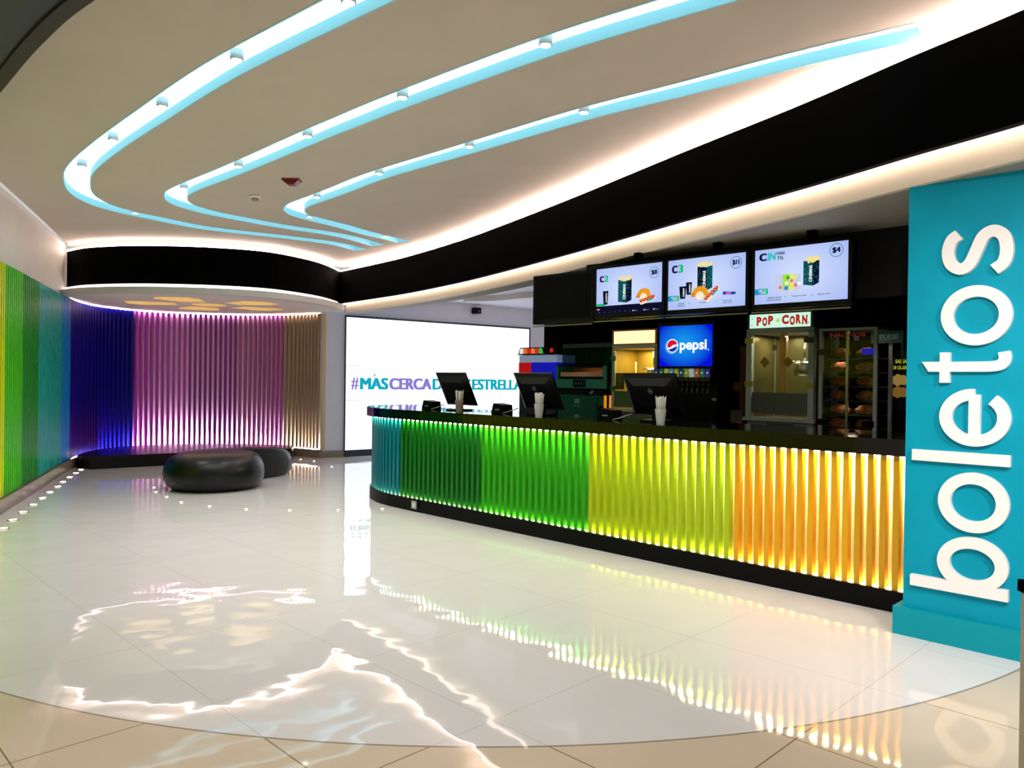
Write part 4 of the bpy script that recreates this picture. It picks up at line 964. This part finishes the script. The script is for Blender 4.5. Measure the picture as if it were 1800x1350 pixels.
bn = MB(); bn.prism(front + [(-3.95, 13.95)] + list(reversed(rear[:-1])), 0, .195)
bo = bn.build('low_platform_bench', mat('black_bench_vinyl', (10, 7, 7), .35, spec=.3)); tag(bo, 'low flat black bench filling the curved purple alcove', 'bench')

# ------------------------------------------------------------------ floor lights
def floor_light():
    t = empty('floor_light')
    MB().lathe(0, 0, [(.052, 0), (.052, .003), (.040, .005)], 20).build('rim', mat('light_rim', (150, 130, 100), .3, .8), t); MB().lathe(0, 0, [(.036, .0052), (.034, .008)], 20).build('lens', emis('floor_lens', (255, 240, 214), 9), t)
    return t
FL1 = [(-4.725, 7.154), (-4.909, 7.575), (-5.089, 8.017), (-5.27, 8.48), (-5.45, 8.94), (-5.634, 9.385), (-5.822, 9.867), (-6.01, 10.30), (-6.20, 10.79), (-6.375, 11.252), (-6.53, 11.66)]
FL2 = [(-4.60, 9.90), (-4.40, 9.52), (-4.10, 9.15), (-3.763, 8.77), (-3.34, 8.52), (-2.881, 8.37), (-2.399, 8.34), (-1.884, 8.39), (-1.42, 8.50)]
FL3 = [(-3.70, 13.5), (-3.40, 13.25), (-2.907, 12.459)]
f0 = None
for row, wd, gp in ((FL1, 'from the near end of the rainbow wall', 'floor lights along the rainbow wall'), (FL2, 'from the left in the arc before the pouffe', 'floor lights in an arc around the pouffe'), (FL3, 'from the bench end, near the tan slats', 'floor lights near the tan slats')):
    for i, (x, y) in enumerate(row):
        o = floor_light() if f0 is None else copy_tree(f0); f0 = f0 or o
        o.location = (x, y, .0003)
        if row is not FL1: o.scale = (.48, .48, 1)
        tag(o, 'small round floor light, %s %s' % (ORD[i], wd), 'floor light', gp)
        if row is FL1:
            ld = bpy.data.lights.new('floor_glow', 'SPOT'); ld.energy = 3; ld.color = (1, .88, .7); ld.spot_size = math.radians(110); ld.spot_blend = 1; ld.shadow_soft_size = .03
            lo = bpy.data.objects.new('floor_glow', ld); COL.objects.link(lo); lo.parent = o; lo.location = (0, 0, .02); lo.rotation_euler = (math.pi, 0, 0)

# ------------------------------------------------------------------ ceiling devices
t = thing('fire_alarm', 'dark red fire alarm strobe on the beige ceiling', 'alarm', (-2.20, 7.59, ZC), 0)
MB().box(-.085, .085, -.06, .06, -.018, 0).build('backplate', mat('alarm_red', (130, 14, 18), .4), t)
mb = MB(); mb.xzpoly([(-.075, -.018), (.075, -.018), (.035, -.055), (-.035, -.055)], -.045, 0, .09); mb.xzpoly([(-.075, -.018), (.075, -.018), (.035, -.055), (-.035, -.055)], .045); mb.build('strobe', mat('alarm_dark_red', (110, 8, 14), .25), t)
t = thing('smoke_detector', 'white smoke detector on the ceiling left of the red alarm', 'detector', (-2.80, 8.30, ZC), 0)
MB().lathe(0, 0, [(.06, 0), (.06, -.018), (.05, -.024)], 28).build('detector_base', M_white, t); MB().lathe(0, 0, [(.038, -.024), (.036, -.05), (.02, -.056)], 24).build('sensor', mat('vent_grey', (150, 146, 138), .5), t)

# near lobby: ceiling, added fill lights and side wall stay behind the viewer
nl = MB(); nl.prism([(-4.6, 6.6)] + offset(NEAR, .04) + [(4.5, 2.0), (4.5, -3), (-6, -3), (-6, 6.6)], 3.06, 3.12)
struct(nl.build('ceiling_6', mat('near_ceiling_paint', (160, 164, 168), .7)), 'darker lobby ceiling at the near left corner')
for i, (x, y) in enumerate(((-1.8, 1.2), (0, 1.0), (1.8, 1.2), (-1.8, -1.0), (0, -1.0), (3.25, 1.9))):
    o = thing('lobby_fill_light', '%s added unseen fill light over the beige tiles' % ORD[i], 'ceiling light', (x, y, 3.055), 0, 'added lobby fill lights over the beige tiles')
    MB().lathe(0, 0, [(.09, .004), (.09, -.01), (.075, -.012)], 24).build('rim', M_white, o); MB().lathe(0, 0, [(.07, -.0125), (.068, -.014)], 24).build('lens', emis('lobby_fill_lens', (255, 232, 200), 6), o)
    ld = bpy.data.lights.new('lobby_fill_beam', 'SPOT'); ld.energy = 85; ld.color = (1, .92, .84); ld.spot_size = math.radians(120); ld.spot_blend = .8; ld.shadow_soft_size = .07
    lo = bpy.data.objects.new('lobby_fill_beam', ld); COL.objects.link(lo); lo.parent = o; lo.location = (0, 0, -.03)

# two fill lights, added out of view to brighten the sign column
for i, (x, y, tx, ty, tz) in enumerate(((.9, 1.5, 2.65, 4.1, .75), (2.5, 1.2, 2.9, 3.9, .7))):
    o = thing('column_fill_light', 'added unseen fill light aimed at the teal column, %s one from the left' % ORD[i], 'spotlight', (x, y, 3.055), 0, 'added fill lights aimed at the column')
    d = Vector((tx - x, ty - y, tz - 2.93)); q = d.to_track_quat('-Z', 'Y')
    M_ = Matrix.Translation((0, 0, -.12)) @ q.to_matrix().to_4x4()
    MB().lathe(0, 0, [(.045, .09), (.045, -.06), (.038, -.062)], 20, M=M_).build('fill_head', M_white, o); MB().lathe(0, 0, [(.036, -.063), (.034, -.066)], 20, M=M_).build('lens', emis('spot_lens', (255, 244, 230), 12), o)
    MB().box(-.03, .03, -.03, .03, -.02, .004).box(-.01, .01, -.01, .01, -.10, -.02).build('fill_mount', M_white, o)
    ld = bpy.data.lights.new('column_fill_beam', 'SPOT'); ld.energy = 280; ld.color = (1, .94, .88); ld.spot_size = math.radians(72); ld.spot_blend = 1; ld.shadow_soft_size = .05
    lo = bpy.data.objects.new('column_fill_beam', ld); COL.objects.link(lo); lo.parent = o; lo.matrix_local = M_ @ Matrix.Translation((0, 0, -.09))
